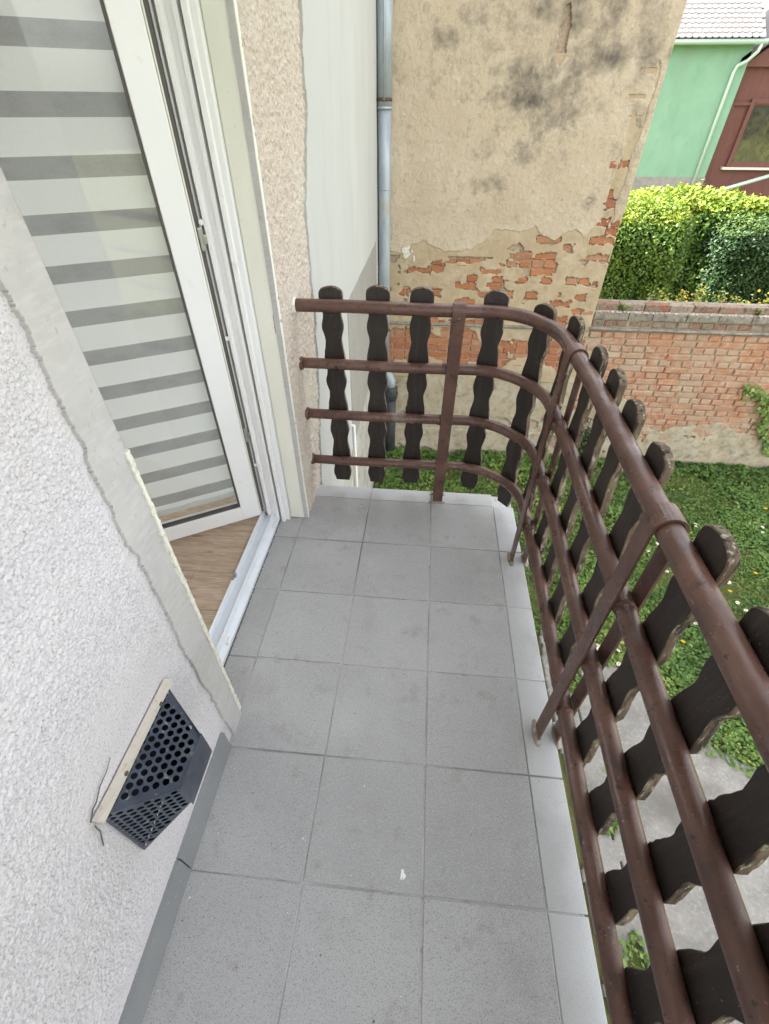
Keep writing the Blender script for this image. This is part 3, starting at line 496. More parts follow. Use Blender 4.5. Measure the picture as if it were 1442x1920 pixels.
# leaf, opened inwards about the far jamb
leaf_d = Vector((-.857, -.515, 0)).normalized(); leaf_n = Vector((leaf_d.y * -1, leaf_d.x, 0)); 
if leaf_n.y > 0: leaf_n = -leaf_n
hinge = Vector((-1.197, .092, 0)); LW = .86
def L(u, t, z): return hinge + leaf_d * u - leaf_n * t + Vector((0, 0, z))
class LB(MB):
    def lbox(s, u0, u1, t0, t1, z0, z1, m=0, bev=.003):
        q = MB(); q.box((u0, t0, z0), (u1, t1, z1), m, bev); s.add([L(*p) for p in q.v], q.f, m)
q = LB(); q.lbox(0, .086, 0, .06, .056, 2.25); q.lbox(LW - .086, LW, 0, .06, .056, 2.25); q.lbox(.0862, LW - .0862, .0005, .0595, .056, .135); q.lbox(.0862, LW - .0862, .0005, .0595, 2.165, 2.25)
leaf = q.build('balcony_door', 'pvc', house); leaf['label'] = 'white plastic glazed door leaf standing open inwards'
q = LB()
for (a, b, c, e) in ((.0865, .094, .136, 2.164), (LW - .094, LW - .0865, .136, 2.164), (.0942, LW - .0942, .136, .1415), (.0942, LW - .0942, 2.1585, 2.164)): q.lbox(a, b, .006, .034, c, e, 0, .001)
q.build('gasket', 'gasket', leaf)
q = LB(); q.lbox(.0866, LW - .0866, .018, .022, .137, 2.163, 0, 0); q.build('glass_pane', 'glass', leaf)
q = LB(); q.lbox(-.007, -.0015, .004, .05, .06, 2.25, 0, .001); q.build('edge_rebate', 'cream', leaf)
q = LB(); q.lbox(-.020, -.0075, .010, .05, .09, 2.24, 0, .001); q.build('edge_seal', 'gasket', leaf)
q = LB(); q.lbox(-.027, -.0205, .006, .05, .08, 2.24, 0, .001); q.build('fitting_rail', 'pvc_grey', leaf)
for z in (.52, 1.28, 1.95):
    q = LB(); q.lbox(-.026, -.010, .001, .02, z - .035, z + .035, 0, .003); q.lbox(-.034, -.022, -.004, .01, z - .014, z + .014, 0, .003); q.build('hinge_fitting', 'mech', leaf)
# day-night blind on the room side of the leaf
bl = empty('roller_blind', L(.09, .07, .20), 'white and grey striped roller blind behind the open door glass', 'blind')
q = LB(); q.lbox(.074, LW - .06, .064, .078, .165, .195, 0, .004); q.build('bottom_rail', 'blind', bl)
z = .195; k = 0; top = .2175 + .0
zs = []; zb = .768 - .137 * 4
while zb < 2.16: zs.append(zb); zb += .137
prev = .195
for zb in zs:
    def band(name, a, b, m, t, parent):
        n = 14; v = []; 
        for i in range(n + 1):
            for zz in (a, b):
                uu = .078 + (LW - .142) * i / n; v.append(L(uu, t + .0008 * math.sin(i * 1.7 + zz * 9), zz))
        q = MB(); q.add(v, [(2 * i, 2 * i + 2, 2 * i + 3, 2 * i + 1) for i in range(n)], 0, True); return q.build(name, m, parent)
    if zb - prev > .01: band('opaque_band', prev, zb, 'blind', .068, bl)
    band('sheer_band', zb, min(zb + .053, 2.16), 'sheer', .0684, bl); prev = zb + .053
if prev < 2.16: band('opaque_band', prev, 2.16, 'blind', .068, bl)

# ------------------------------------------------------------------ perforated vent cover
vent = empty('vent_cover', (HX, -1.22, .46), 'perforated dark metal air vent hood on the white stucco wall', 'vent cover')
xa, xb = HX + .0005, -.868
Bk = [(-1.360, .585), (-1.083, .575), (-1.083, .335), (-1.360, .335)]; Fr = [(-1.288, .552), (-1.183, .556), (-1.183, .468), (-1.288, .468)]
def perforated(name, a, b, c, e, holes, r=.0068, step=.0188, marg=.011, parent=None, m='vent_blue'):
    """quad a,b (wall side) c,e (front side), triangulated round real holes, 1 mm thick"""
    a, b, c, e = map(Vector, (a, b, c, e)); ux = (b - a).normalized(); nn = ux.cross(e - a).normalized(); uy = nn.cross(ux)
    loc = [((p - a).dot(ux), (p - a).dot(uy)) for p in (a, b, c, e)]; hs_ = []
    if sum(loc[i][0] * loc[(i + 1) % 4][1] - loc[(i + 1) % 4][0] * loc[i][1] for i in range(4)) < 0: loc = loc[::-1]
    def inside(p):
        return min(((loc[(i + 1) % 4][0] - loc[i][0]) * (p[1] - loc[i][1]) - (loc[(i + 1) % 4][1] - loc[i][1]) * (p[0] - loc[i][0])) / math.hypot(loc[(i + 1) % 4][0] - loc[i][0], loc[(i + 1) % 4][1] - loc[i][1]) for i in range(4))
    xs = [p[0] for p in loc]; ysl = [p[1] for p in loc]; row = 0; yv = min(ysl) + marg
    while yv < max(ysl):
        xv = min(xs) + marg + (step / 2 if row % 2 else 0)
        while xv < max(xs):
            if holes and inside((xv, yv)) > r + .0028: hs_.append((xv, yv))
            xv += step
        yv += step * .866; row += 1
    pts = [Vector(p) for p in loc]; loops = [[0, 1, 2, 3]]; K = 12
    for h_ in hs_:
        o_ = len(pts); pts += [Vector((h_[0] + r * math.cos(2 * math.pi * i / K), h_[1] + r * math.sin(2 * math.pi * i / K))) for i in range(K)]; loops.append([o_ + i for i in range(K)])
    vv, _, ff, *_r = delaunay_2d_cdt(pts, [], loops, 1, 1e-6)
    H = np.array(hs_) if hs_ else np.zeros((0, 2)); keep = []
    for t in ff:
        cx = sum(vv[i].x for i in t) / len(t); cy = sum(vv[i].y for i in t) / len(t)
        if len(H) and np.min(np.hypot(H[:, 0] - cx, H[:, 1] - cy)) < r * .93: continue
        keep.append(t)
    q = MB(); w3 = [a + ux * p.x + uy * p.y for p in vv]; q.add(w3, keep); q.add([p - nn * .0012 for p in w3], [t[::-1] for t in keep])
    ed = {}
    for t in keep:
        for i in range(len(t)): ed[(t[i], t[(i + 1) % len(t)])] = 1
    n0 = len(w3)
    for (i, j) in list(ed):
        if (j, i) not in ed: q.add([w3[i], w3[j], w3[j] - nn * .0012, w3[i] - nn * .0012], [(0, 1, 2, 3)])
    return q.build(name, m, parent)
def p3(x, q_): return (x, q_[0], q_[1])
perforated('perforated_top', p3(xa, Bk[0]), p3(xa, Bk[1]), p3(xb, Fr[1]), p3(xb, Fr[0]), True, parent=vent)
perforated('perforated_side', p3(xa, Bk[3]), p3(xa, Bk[0]), p3(xb, Fr[0]), p3(xb, Fr[3]), True, parent=vent)
perforated('end_plate', p3(xa, Bk[1]), p3(xa, Bk[2]), p3(xb, Fr[2]), p3(xb, Fr[1]), False, parent=vent)
perforated('bottom_plate', p3(xa, Bk[2]), p3(xa, Bk[3]), p3(xb, Fr[3]), p3(xb, Fr[2]), False, parent=vent, m='vent_shade')
q = MB(); q.box((xb - .001, Fr[0][0] - .004, Fr[2][1] - .012), (xb + .0012, Fr[1][0] + .004, Fr[0][1] + .003), bev=.0006); q.build('front_plate', 'vent_blue', vent)
q = MB(); q.box((HX - .004, -1.352, .342), (HX + .001, -1.092, .572)); q.build('duct_shade_plate', 'vent_shade', vent)  # flat dark plate painted as the shade of the open duct
q = MB(); q.prism([(-1.370, .584), (-1.30, .581), (-1.20, .580), (-1.078, .575), (-1.0775, .589), (-1.15, .592), (-1.25, .596), (-1.31, .597), (-1.372, .602)], HX - .001, HX + .016, 0); q.build('painted_flange', 'vent_strip', vent)
for (y, z) in ((-1.135, .584), (-1.285, .592)):
    q = MB(); q.tube([(HX + .015, y, z), (HX + .019, y, z)], .005, 10); q.build('rusty_screw', 'rust', vent)
q = MB(); jag = lambda pts: [(HX + .0005, y_ + rng.normal(0, .003), z_ + rng.normal(0, .002)) for (y_, z_) in pts]
q.tube(jag([(-1.376, .585), (-1.379, .57), (-1.377, .556), (-1.385, .54), (-1.387, .525)]), .0013, 6); q.tube(jag([(-1.378, .602), (-1.362, .618), (-1.345, .622), (-1.325, .634), (-1.30, .636), (-1.28, .648)]), [.0018, .0016, .0014, .0012, .001, .0006], 6); q.build('wall_crack', 'gasket', house)

# ------------------------------------------------------------------ railing
rail = empty('balcony_railing', (0.07, -.4, 0), 'brown painted tube railing with dark wavy wooden pickets round the balcony', 'railing')
def rail_xy(s):
    """path position and outward normal; s runs from the wall along the far end, round the bend, then towards the camera"""
    for p in PTS: pass
A0 = [(-.985 + .775 * k / 14, .374) for k in range(15)]
A1 = [(-.21 + .292 * math.sin(a), .082 + .292 * math.cos(a)) for a in [math.pi / 2 * k / 16 for k in range(1, 17)]]
A2 = [(.082 + .008 * min(1, k / 6) - .040 * max(0, k - 6) / 34, .082 - .06 * k) for k in range(1, 46)]
PTS = np.array(A0 + A1 + A2); SEG = np.concatenate([[0], np.cumsum(np.hypot(*np.diff(PTS, axis=0).T))])
def at_s(s):
    p = np.array([np.interp(s, SEG, PTS[:, 0]), np.interp(s, SEG, PTS[:, 1])]); a = np.array([np.interp(s - .02, SEG, PTS[:, 0]), np.interp(s - .02, SEG, PTS[:, 1])]); b = np.array([np.interp(s + .02, SEG, PTS[:, 0]), np.interp(s + .02, SEG, PTS[:, 1])])
    t = (b - a) / np.linalg.norm(b - a); return p, t, np.array([-t[1], t[0]])
def nearest_s(x, y):
    ss = np.linspace(0, SEG[-1], 3000); X = np.interp(ss, SEG, PTS[:, 0]); Y = np.interp(ss, SEG, PTS[:, 1]); return ss[np.argmin(np.hypot(X - x, Y - y))]
ZR = [.995, .745, .490, .222]; RR = [.0258, .0236, .0236, .0232]
for i, (z, rr) in enumerate(zip(ZR, RR)):
    q = MB(); q.tube([(p[0], p[1], z + .002 * math.sin(k * .4 + i)) for k, p in enumerate(PTS)], rr, 20)
    q.build('handrail' if i == 0 else 'lower_rail', 'rail', rail)
    q = MB(); q.tube([(-.9805, .374, z), (-.962, .374, z)], [rr + .010, rr + .0035], 14); q.build('wall_collar', 'white_edge' if i == 0 else 'rust', rail)
def frame_of(s, off=0.0):
    p, t, n_ = at_s(s); return np.array([p[0] + n_[0] * off, p[1] + n_[1] * off]), t, n_
def post(s, lean=0.0, rivets=False):
    p, t, n_ = frame_of(s); q = MB(); hw = .026; th = .006; g = .0275; prof = []
    ri, ro = g, g + th; inner = [(-ri, .001)]; 
    arc = [(-ri * math.cos(a), .995 + ri * math.sin(a)) for a in [math.pi * k / 12 for k in range(13)]]; arco = [(-ro * math.cos(a), .995 + ro * math.sin(a)) for a in [math.pi * k / 12 for k in range(13)]]
    poly_i = [(-ri, .0)] + arc + [(ri, .0)]; poly_o = [(-ro, .0)] + arco + [(ro, .0)]; v = []
    for (a, z) in poly_i + poly_o:
        for sd_ in (-hw, hw):
            wgt = lean * (z / 1.0); v.append((p[0] + n_[0] * a + t[0] * (sd_ + wgt), p[1] + n_[1] * a + t[1] * (sd_ + wgt), z))
    n = len(poly_i); fs = []
    for i in range(n - 1):
        a0, a1 = 2 * i, 2 * i + 1; b0, b1 = 2 * (i + 1), 2 * (i + 1) + 1; o_ = 2 * n
        fs += [(a0, a1, b1, b0), (a0 + o_, b0 + o_, b1 + o_, a1 + o_), (a0, b0, b0 + o_, a0 + o_), (a1, a1 + o_, b1 + o_, b1)]
    fs += [(0, 2 * n, 2 * n + 1, 1), (2 * n - 2, 2 * n - 1, 4 * n - 1, 4 * n - 2)]
    q.add(v, fs); o = q.build('post_strap', 'rail', rail)
    for z in ((.972, .735) if rivets else ()):
        c = Vector((p[0] - n_[0] * ro + t[0] * lean * z, p[1] - n_[1] * ro + t[1] * lean * z, z)); b = MB()
        nn = Vector((-n_[0], -n_[1], 0)); b.tube([c, c + nn * .003, c + nn * .006], [.0085, .008, .003], 12); b.build('rivet', 'rail', o)
    for sg in (-1, 1):
        c = Vector((p[0] + n_[0] * sg * ro, p[1] + n_[1] * sg * ro, 0)); b = MB(); K = 18
        ring = lambda k0, h0: [(c.x + t[0] * math.cos(2 * math.pi * i / K) * (k0 + .022) + n_[0] * math.sin(2 * math.pi * i / K) * k0 * .6, c.y + t[1] * math.cos(2 * math.pi * i / K) * (k0 + .022) + n_[1] * math.sin(2 * math.pi * i / K) * k0 * .6, h0 + rng.uniform(0, .0012)) for i in range(K)]
        vv_ = [ring(rng.uniform(.022, .028), -.001), ring(.016, .004), ring(.007, .008)]; b.add(sum(vv_, []), [(a_ * K + i, a_ * K + (i + 1) % K, (a_ + 1) * K + (i + 1) % K, (a_ + 1) * K + i) for a_ in range(2) for i in range(K)] + [[2 * K + i for i in range(K)]], 0, True)
        b.build('mortar_collar', 'stone', o)
def weld(s):
    for z, rr in zip(ZR[1:], RR[1:]):
        for ds in (-.029, .029):
            p, t, n_ = frame_of(s + ds); b = MB(); c = Vector((p[0], p[1], z)); tt = Vector((t[0], t[1], 0)); nn = Vector((n_[0], n_[1], 0)); K = 16; v = []
            for j, (o_, k0) in enumerate(((-.008, .0003), (-.003, .0032), (.003, .0035), (.008, .0003))):
                for i in range(K):
                    a_ = 2 * math.pi * i / K; r_ = rr + k0 * (rng.uniform(.3, 1.3) if k0 > .001 else 1); v.append(c + tt * (o_ + rng.normal(0, .0012)) + (nn * math.cos(a_) + Vector((0, 0, 1)) * math.sin(a_)) * r_)
            b.add(v, [(j * K + i, j * K + (i + 1) % K, (j + 1) * K + (i + 1) % K, (j + 1) * K + i) for j in range(3) for i in range(K)], 0, True); b.build('weld_bead', 'rust' if ds > 0 else 'rail', rail)
for (wx, wy) in ((-.30, .374), (.09, -.045), (.09, -.862)): weld(nearest_s(wx, wy))
s1 = nearest_s(-.30, .374); post(s1, .012, True); post(nearest_s(.09, -.045), .0); post(nearest_s(.09, -.862), .008)
post(nearest_s(.06, -1.75))
def half_width(z):
    bays = ZR + [-.03]; pat = ([0, .14, .38, .6, .9, 1.0], [.0485, .0385, .0475, .0355, .046, .0485])
    if z >= ZR[0]: return .050
    for a, b in zip(bays[:-1], bays[1:]):
        if z >= b:
            f_ = (a - z) / (a - b); i = np.searchsorted(pat[0], f_) ; i = max(1, min(i, 5)); t = (f_ - pat[0][i - 1]) / (pat[0][i] - pat[0][i - 1]); t = t * t * (3 - 2 * t)
            return pat[1][i - 1] * (1 - t) + pat[1][i] * t
    return .048
def picket_mesh(seed):
    r_ = random.Random(seed); prof = []; zb, zt = .072 + r_.uniform(-.006, .006), 1.062 + r_.uniform(-.006, .006)
    zz = [zb + (zt - .032 - zb) * k / 60 for k in range(61)]; R_ = [(half_width(z) + r_.uniform(-.0006, .0006), z) for z in zz]
    top = [(.05 * math.cos(a), zt - .032 + .032 * math.sin(a) ** .8 + r_.uniform(-.0015, .0015)) for a in [math.pi * k / 12 for k in range(1, 12)]]
    poly = R_ + top + [(-x_ + r_.uniform(-.0008, .0008), z) for x_, z in reversed(R_)]
    th = .0105; bv = .0022; q = MB(); n = len(poly)
    cx = 0; ins = [(x_ * (1 - bv / .048), z - (bv if z > 1.03 else 0)) for x_, z in poly]
    v = [(x_, -th, z) for x_, z in ins] + [(x_, -th + bv, z) for x_, z in poly] + [(x_, th - bv, z) for x_, z in poly] + [(x_, th, z) for x_, z in ins]
    m_ = n - 1
    # front and back as strips between left and right sides so that faces stay planar quads
    fs = []
    for i in range(n // 2):
        j = n - 1 - i
        if i + 1 < j - 1 or (i + 1 == j - 1): fs.append((i, i + 1, j - 1, j) if i + 1 != j - 1 else (i, i + 1, j))
    q.add(v, fs, 0); q.add(v, [tuple(3 * n + k for k in reversed(f_)) for f_ in fs], 0)
    q.add(v, [(a * n + i, (a + 1) * n + i, (a + 1) * n + (i + 1) % n, a * n + (i + 1) % n) for a in range(3) for i in range(n)], 1)
    return q.mesh('picket', ['picket', 'picket_edge'])
PM = [picket_mesh(k) for k in range(5)]
spots = [(-.822, .374), (-.637, .374), (-.452, .374), (-.145, .365), (.0, .255), (.078, .125)]
for k, (x, y) in enumerate(spots + [(.09, v_) for v_ in (-.150, -.330, -.508, -.690, -.985, -1.155, -1.33, -1.50, -1.67, -1.86)]):
    s = nearest_s(x, y); p, t, n_ = frame_of(s, .0236 + .0112)
    o = bpy.data.objects.new('picket', PM[k % 5]); COL.objects.link(o); o.location = (p[0], p[1], rng.uniform(-.006, .006)); o.rotation_euler = (0, rng.normal(0, .008), math.atan2(t[1], t[0]) + (math.pi if k % 2 else 0)); place(o, rail)
    for z in (ZR[1], ZR[3]):
        pass

# ------------------------------------------------------------------ bricks
def brick_mesh(name, L_, H_, D_, seed, m):
    r_ = random.Random(seed); j = lambda a: r_.uniform(-a, a); x, z = L_ / 2, H_ / 2; b = .008
    bk = [(sx * x, D_, sz * z) for sx, sz in ((-1, -1), (1, -1), (1, 1), (-1, 1))]
    md = [(sx * x + j(.003), .009, sz * z + j(.003)) for sx, sz in ((-1, -1), (1, -1), (1, 1), (-1, 1))]
    fr_ = [(sx * (x - b) + j(.004), j(.003), sz * (z - b) + j(.003)) for sx, sz in ((-1, -1), (1, -1), (1, 1), (-1, 1))]
    q = MB(); q.add(bk + md + fr_, [(8, 9, 10, 11)] + [(4 + i, 4 + (i + 1) % 4, 8 + (i + 1) % 4, 8 + i) for i in range(4)] + [(i, (i + 1) % 4, 4 + (i + 1) % 4, 4 + i) for i in range(4)])
    return q.mesh(name, m)
CH = .0765; HL, SL = .130, .260
BH = [brick_mesh('brick', HL - .011, CH - .011, .08, k, 'brick') for k in range(6)]; BS = [brick_mesh('brick', SL - .011, CH - .011, .08, 50 + k, 'brick') for k in range(6)]; FH = [brick_mesh('brick', HL - .011, CH - .011, .08, k, 'brick_fresh') for k in range(6)]; FS = [brick_mesh('brick', SL - .011, CH - .011, .08, 50 + k, 'brick_fresh') for k in range(6)]
OH = [brick_mesh('brick', HL - .008, CH - .008, .1, 80 + k, 'brick_old') for k in range(4)]; OS = [brick_mesh('brick', SL - .008, CH - .006, .1, 90 + k, 'brick_old') for k in range(4)]
def put_brick(me, x, y, z, parent):
    o = bpy.data.objects.new('brick', me); COL.objects.link(o); o.location = (x, y, z); o.rotation_euler = (rng.normal(0, .02), rng.normal(0, .008), rng.normal(0, .02)); o.parent = parent
    o.matrix_parent_inverse = world_of(parent).inverted(); return o
# neighbouring yellow house
CX = 1.415; NTOP = 3.0
nb = empty('neighbour_house', (0, YW + 1.0, GZ), 'old cream plastered house wall with soot stains and exposed bricks', 'house')
boxo('wall', (-3.0, YW + .014, GZ), (CX - .004, 5.7, NTOP), 'mortar', nb)
boxo('roof_slab', (-3.0, YW - .05, NTOP), (CX + .1, 5.8, NTOP + .12), 'stone', nb)
def snap(x, z):
    c = round((z - (-.3)) / CH); zc = -.3 + c * CH; st = c % 2 == 0; Lb = SL if st else HL
    k = round((x - CX + Lb / 2) / Lb); return (CX - Lb / 2 + k * Lb, zc, st)
px = lambda u, v_: None
expo = [(-.50, .31), (.51, .43), (.76, .50), (.82, .40), (.03, .26), (.26, .26), (-.09, .14), (.46, .10), (-.31, .12), (-.2, -.10), (.65, -.14), (1.06, -.02), (1.04, .24), (1.23, .24), (1.22, .11), (.70, .62), (1.0, .52), (.9, -.02), (1.2, -.1), (.36, .3), (.55, .2), (1.1, -.2), (.95, -.14), (.3, -.18), (-.1, .02), (1.32, .6), (1.28, 1.02), (1.36, .45), (1.36, .80), (1.36, 1.2), (1.3, .7), (1.3, .9), (.62, .36), (.2, .12), (.75, .12), (.4, .42)]
holes = {}
for (x, z) in expo:
    b = snap(x, z); holes[(round(b[0], 3), round(b[1], 3))] = b
lowb = []
c = 0
for c in range(-8, 0):
    z = -.3 + (c + 1) * CH - CH * .0; st = ((c + 1) % 2 == 0); Lb = SL if st else HL; x = CX - Lb / 2
    while x > -.9:
        lowb.append((x, z, st)); x -= Lb
lowb = [b for b in lowb if b[1] < -.28]
midb = []
for c in range(1, 11):
    z = -.3 + c * CH; st = (c % 2 == 0); Lb = SL if st else HL; x = CX - Lb / 2
    while x > -.75:
        if (round(x, 3), round(z, 3)) not in holes and float(fbm(np.array([x * 6]), np.array([z * 9]), 27, 4)[0]) > .52: midb.append((x, z, st))
        x -= Lb
for b in list(holes.values()) + lowb + midb:
    put_brick((FS if b[2] else FH)[rng.integers(6)], b[0], YW + rng.normal(0, .003) - .001, b[1], nb)
def hole_field(U, W):
    """>0 where the base plaster has fallen off"""
    h_ = np.full(U.shape, -1.0); wob = .034 * (fbm(U * 17, W * 24, 91, 3) - .55) * 2
    for (x, z, st) in holes.values():
        hl = (SL if st else HL) / 2 * .92; d_ = np.minimum(hl - np.abs(U - x), CH * .47 - np.abs(W - z)); h_ = np.maximum(h_, d_ + wob)
    n = fbm(U * 4.2, W * 5.5, 23, 4); zone = np.clip(1 - np.abs((W + .50) / .26), 0, 1)
    h_ = np.maximum(h_, (n - .80 + .58 * np.sqrt(zone)) * .3); h_ = np.maximum(h_, (fbm(U * 6, W * 9, 27, 4) - .635 + .06 * np.clip((W - .05) / .3, -1, 1)) * .3 * np.where((W < .45) & (W > -.3), 1, 0) - np.where((W < .45) & (W > -.3), 0, 1))
    h_ = np.where(W < -.28, np.maximum(h_, (fbm(U * 3.3, W * 3.3, 41, 4) - .70) * .3), h_)
    return h_
DX = lambda U, W: (fbm(U * 5, W * 5, 15) - .5) * .008
sheet('base_plaster', 1, YW - .006, -1.0, CX, GZ, 1.95, .0085, 'plaster_base', nb, sign=-1, thick=.022, mask=lambda U, W: (hole_field(U, W) < 0) & ((W > -.9) | False), disp=DX)
sheet('lower_plaster', 1, YW - .004, -1.0, CX + .02, GZ, -.86, .0085, 'plaster_low', nb, sign=-1, thick=.022, mask=lambda U, W: (fbm(U * 3, W * 4, 71, 4) < .68), disp=lambda U, W: (fbm(U * 4, W * 4, 15) - .5) * .03 + .01 * (W < -1.62))
def coat_edge(U):
    return np.interp(U, [-1.0, -.74, -.5, -.18, 0, .22, .45, .6, .8, 1.0, 1.1, 1.2, 1.3, 1.45], [.50, .47, .58, .49, .52, .70, .66, .73, .62, .70, .66, .80, .70, .9])
crack = [(1.30, .62), (1.33, .80), (1.31, .95), (1.345, 1.1), (1.33, 1.28), (1.36, 1.42), (1.345, 1.58), (1.375, 1.72), (1.36, 1.86), (1.34, 1.9)]
def coat_mask(U, W):
    e = coat_edge(U) + .05 * (fbm(U * 9, W * 9, 33, 4) - .5) * 2
    return (W > e) & ~((U > 1.235 + .05 * (fbm(W * 6, W * 0 + 2, 3, 3) - .5)) & (U < np.interp(W, [c_[1] for c_ in crack], [c_[0] for c_ in crack])) & (W < 1.86) & (fbm(U * 9, W * 7, 71, 3) > .47)) & (polyline_dist(U + .03 * (fbm(U * 12, W * 14, 55, 3) - .5), W, crack) > .0035 + .012 * (fbm(U * 18, W * 18, 3) - .4)) & ~((np.abs(U - 1.24) < .07) & (np.abs(W - 1.69) < .012)) & ~((np.abs(U - 1.26) < .06) & (np.abs(W - .93) < .008)) & ~((np.abs(U - 1.27) < .055) & (np.abs(W - 1.56) < .006)) & ~((np.abs(U - 1.30) < .03) & (np.abs(W - 1.30) < .006)) & ~(np.hypot((U - 1.275) / .055, (W - 1.04) / .06) < .4 + .8 * fbm(U * 20, W * 20, 8)) & ~(np.hypot((U - .80), (W - .945)) < .013) & ~(np.hypot((U - 1.06) / .025, (W - .955) / .018) < 1) & ~((np.hypot((U - .545) / .055, (W - 2.02) / .22) < .55 + .7 * (fbm(U * 14, W * 14, 2) - .2)) & (W > 1.7))
sheet('outer_plaster', 1, YW - .0075, -1.0, CX + .004, .40, 2.62, .0085, 'plaster_weathered', nb, sign=-1, thick=.004, mask=coat_mask, disp=lambda U, W: DX(U, W) + np.clip(fbm(U * 50, W * 50, 5, 3) - .45, 0, 1) * .010)
boxo('upper_wall_face', (-1.0, YW - .028, 2.62), (CX, YW + .013, NTOP - .001), 'plaster', nb)
# ledge of the yellow wall
q = MB(); q.prism([(YW + .004, -.232), (YW - .030, -.238), (YW - .036, -.25), (YW - .03, -.262), (YW + .004, -.275)], -.97, CX - .01, 0); q.build('wall_ledge', 'stone', nb)
sheet('white_flaking', 1, YW - .0125, -.80, -.54, .32, .60, .006, 'white_edge', nb, sign=-1, thick=.003, mask=lambda U, W: (fbm(U * 22, W * 22, 64, 4) - .75 * np.hypot((U + .655) / .22, (W - .46) / .2)) > .34, disp=DX)
# brick garden wall
gw = empty('garden_wall', (3.2, YW + .1, GZ), 'old red brick garden wall beyond the grass right of the cream house', 'wall')
boxo('wall_core', (CX + .0, YW + .016, GZ), (7.5, YW + .24, -.05), 'mortar', gw)
boxo('top_core', (CX + .0, YW + .055, -.05), (7.5, YW + .22, .008), 'stone', gw)
cnt = 0; far = MB(); r_far = random.Random(3)
z = -.308; c = 0
while z > -1.66:
    st = c % 2 == 1; Lb = SL if st else HL; x = CX + Lb / 2 + (0 if st else .0) + .03 * random.Random(c).uniform(-1, 1) + (0 if not st else -HL / 2 + .0)
    while x < 7.4:
        Lx = x
        if x - Lb / 2 > CX - .004:
            lim = 2.65 + 1.62 * min(1, max(0, (-z - .3) / 1.3)) + .42
            if x < lim and cnt < 262:
                put_brick((BS if st else BH)[rng.integers(6)], x, YW + rng.normal(0, .0045), z, gw); cnt += 1
            else:
                far.add([(p[0] + x, p[1] + YW, p[2] + z) for p in [v.co for v in (BS if st else BH)[r_far.randrange(6)].vertices]], [list(p.vertices) for p in (BS if st else BH)[0].polygons])
        x += Lb
    z -= CH; c += 1
tag(far.build('far_bricks', 'brick', gw), kind='stuff')
for (zz, y_, L_, setm) in ((-.018, YW + .030, SL, OS), (-.100, YW - .012, .30, None), (-.182, YW + .004, HL, OH)):
    x = CX + L_ / 2 + .01; 
    while x < (3.75 if setm is not None else 4.4):
        if setm is not None: put_brick(setm[rng.integers(4)], x, y_ + rng.normal(0, .004), zz, gw)
        else:
            Lq = L_ * rng.uniform(.75, 1.25); b = MB(); b.box((x - L_ / 2 + .004, y_ + rng.uniform(-.005, .005), zz - .036 + rng.uniform(0, .004)), (x - L_ / 2 + Lq - .004, YW + .1, zz + .034 + rng.uniform(-.004, .004)), 0, .006); b.build('coping_stone', 'stone', gw); x += Lq - L_
        x += L_
q = MB(); q.tube([(CX - .01 + .12 * k, YW - .004 + .003 * math.sin(k * 2.1), -.243 + .002 * math.sin(k * 1.3)) for k in range(51)], .019, 10); q.build('rounded_ledge', 'stone', gw)
q = MB(); rr_ = random.Random(5)
for k in range(260):
    x = rr_.uniform(CX + .02, 5.0); s_ = rr_.uniform(.006, .020); y = YW + rr_.uniform(-.008, .03); zz = -.060 + s_ * .2
    q.add([(x + s_ * rr_.uniform(.6, 1.4) * math.cos(a), y + s_ * math.sin(a), zz - .005) for a in (0, 1.26, 2.5, 3.77, 5.0)] + [(x + rr_.uniform(-.3, .3) * s_, y, zz + s_ * rr_.uniform(.4, .9))], [(i, (i + 1) % 5, 5) for i in range(5)])
tag(q.build('mortar_rubble', 'rubble', gw), kind='stuff')
def gplaster(U, W):
    e = np.interp(U, [1.4, 1.75, 1.95, 2.15, 2.35, 2.7, 3.0, 3.3, 3.7, 4.2, 5], [-1.15, -1.08, -1.02, -1.12, -1.42, -1.50, -1.36, -1.36, -1.50, -1.60, -1.62]) + .16 * (fbm(U * 5, W * 5, 12, 4) - .5)
    return W < e
sheet('plaster_remnant', 1, YW - .008, CX + .02, 5.5, GZ, -.9, .011, 'plaster_low', gw, sign=-1, thick=.022, mask=lambda U, W: gplaster(U, W) & (fbm(U * 6, W * 9, 81, 3) < .80), disp=lambda U, W: (fbm(U * 4, W * 4, 15) - .5) * .045)

# ------------------------------------------------------------------ downpipe in the corner
dp = empty('downpipe', (-.905, YW - .09, GZ), 'grey zinc rainwater downpipe in the wall corner', 'downpipe')
PX, PY = -.895, YW - .090
q = MB(); q.tube([(PX, PY, -.72), (PX, PY, .40), (PX, PY, 1.02), (PX - .002, PY, 1.62)], .060, 20); q.tube([(PX, PY, 1.021), (PX, PY, 1.03)], .0625, 20); q.tube([(PX, PY, .40), (PX, PY, .409)], .0625, 20); q.build('pipe', 'zinc', dp)
q = MB(); q.tube([(PX - .002, PY, 1.60), (PX - .002, PY, 2.62)], .0645, 20); q.tube([(PX - .002, PY, 1.60), (PX - .002, PY, 1.62)], .067, 20); q.tube([(PX - .002, PY - .066, 1.66), (PX - .002, PY - .066, 2.62)], .006, 6); q.build('upper_pipe', 'zinc', dp)
for z in (1.665, -.30):
    q = MB(); q.tube([(PX - .002, PY, z - .012), (PX - .002, PY, z + .012)], .068, 20); q.box((PX - .002 - .01, PY + .05, z - .012), (PX + .008, PY + .098, z + .012)); q.build('pipe_bracket', 'rust', dp)
SX = PX + .085
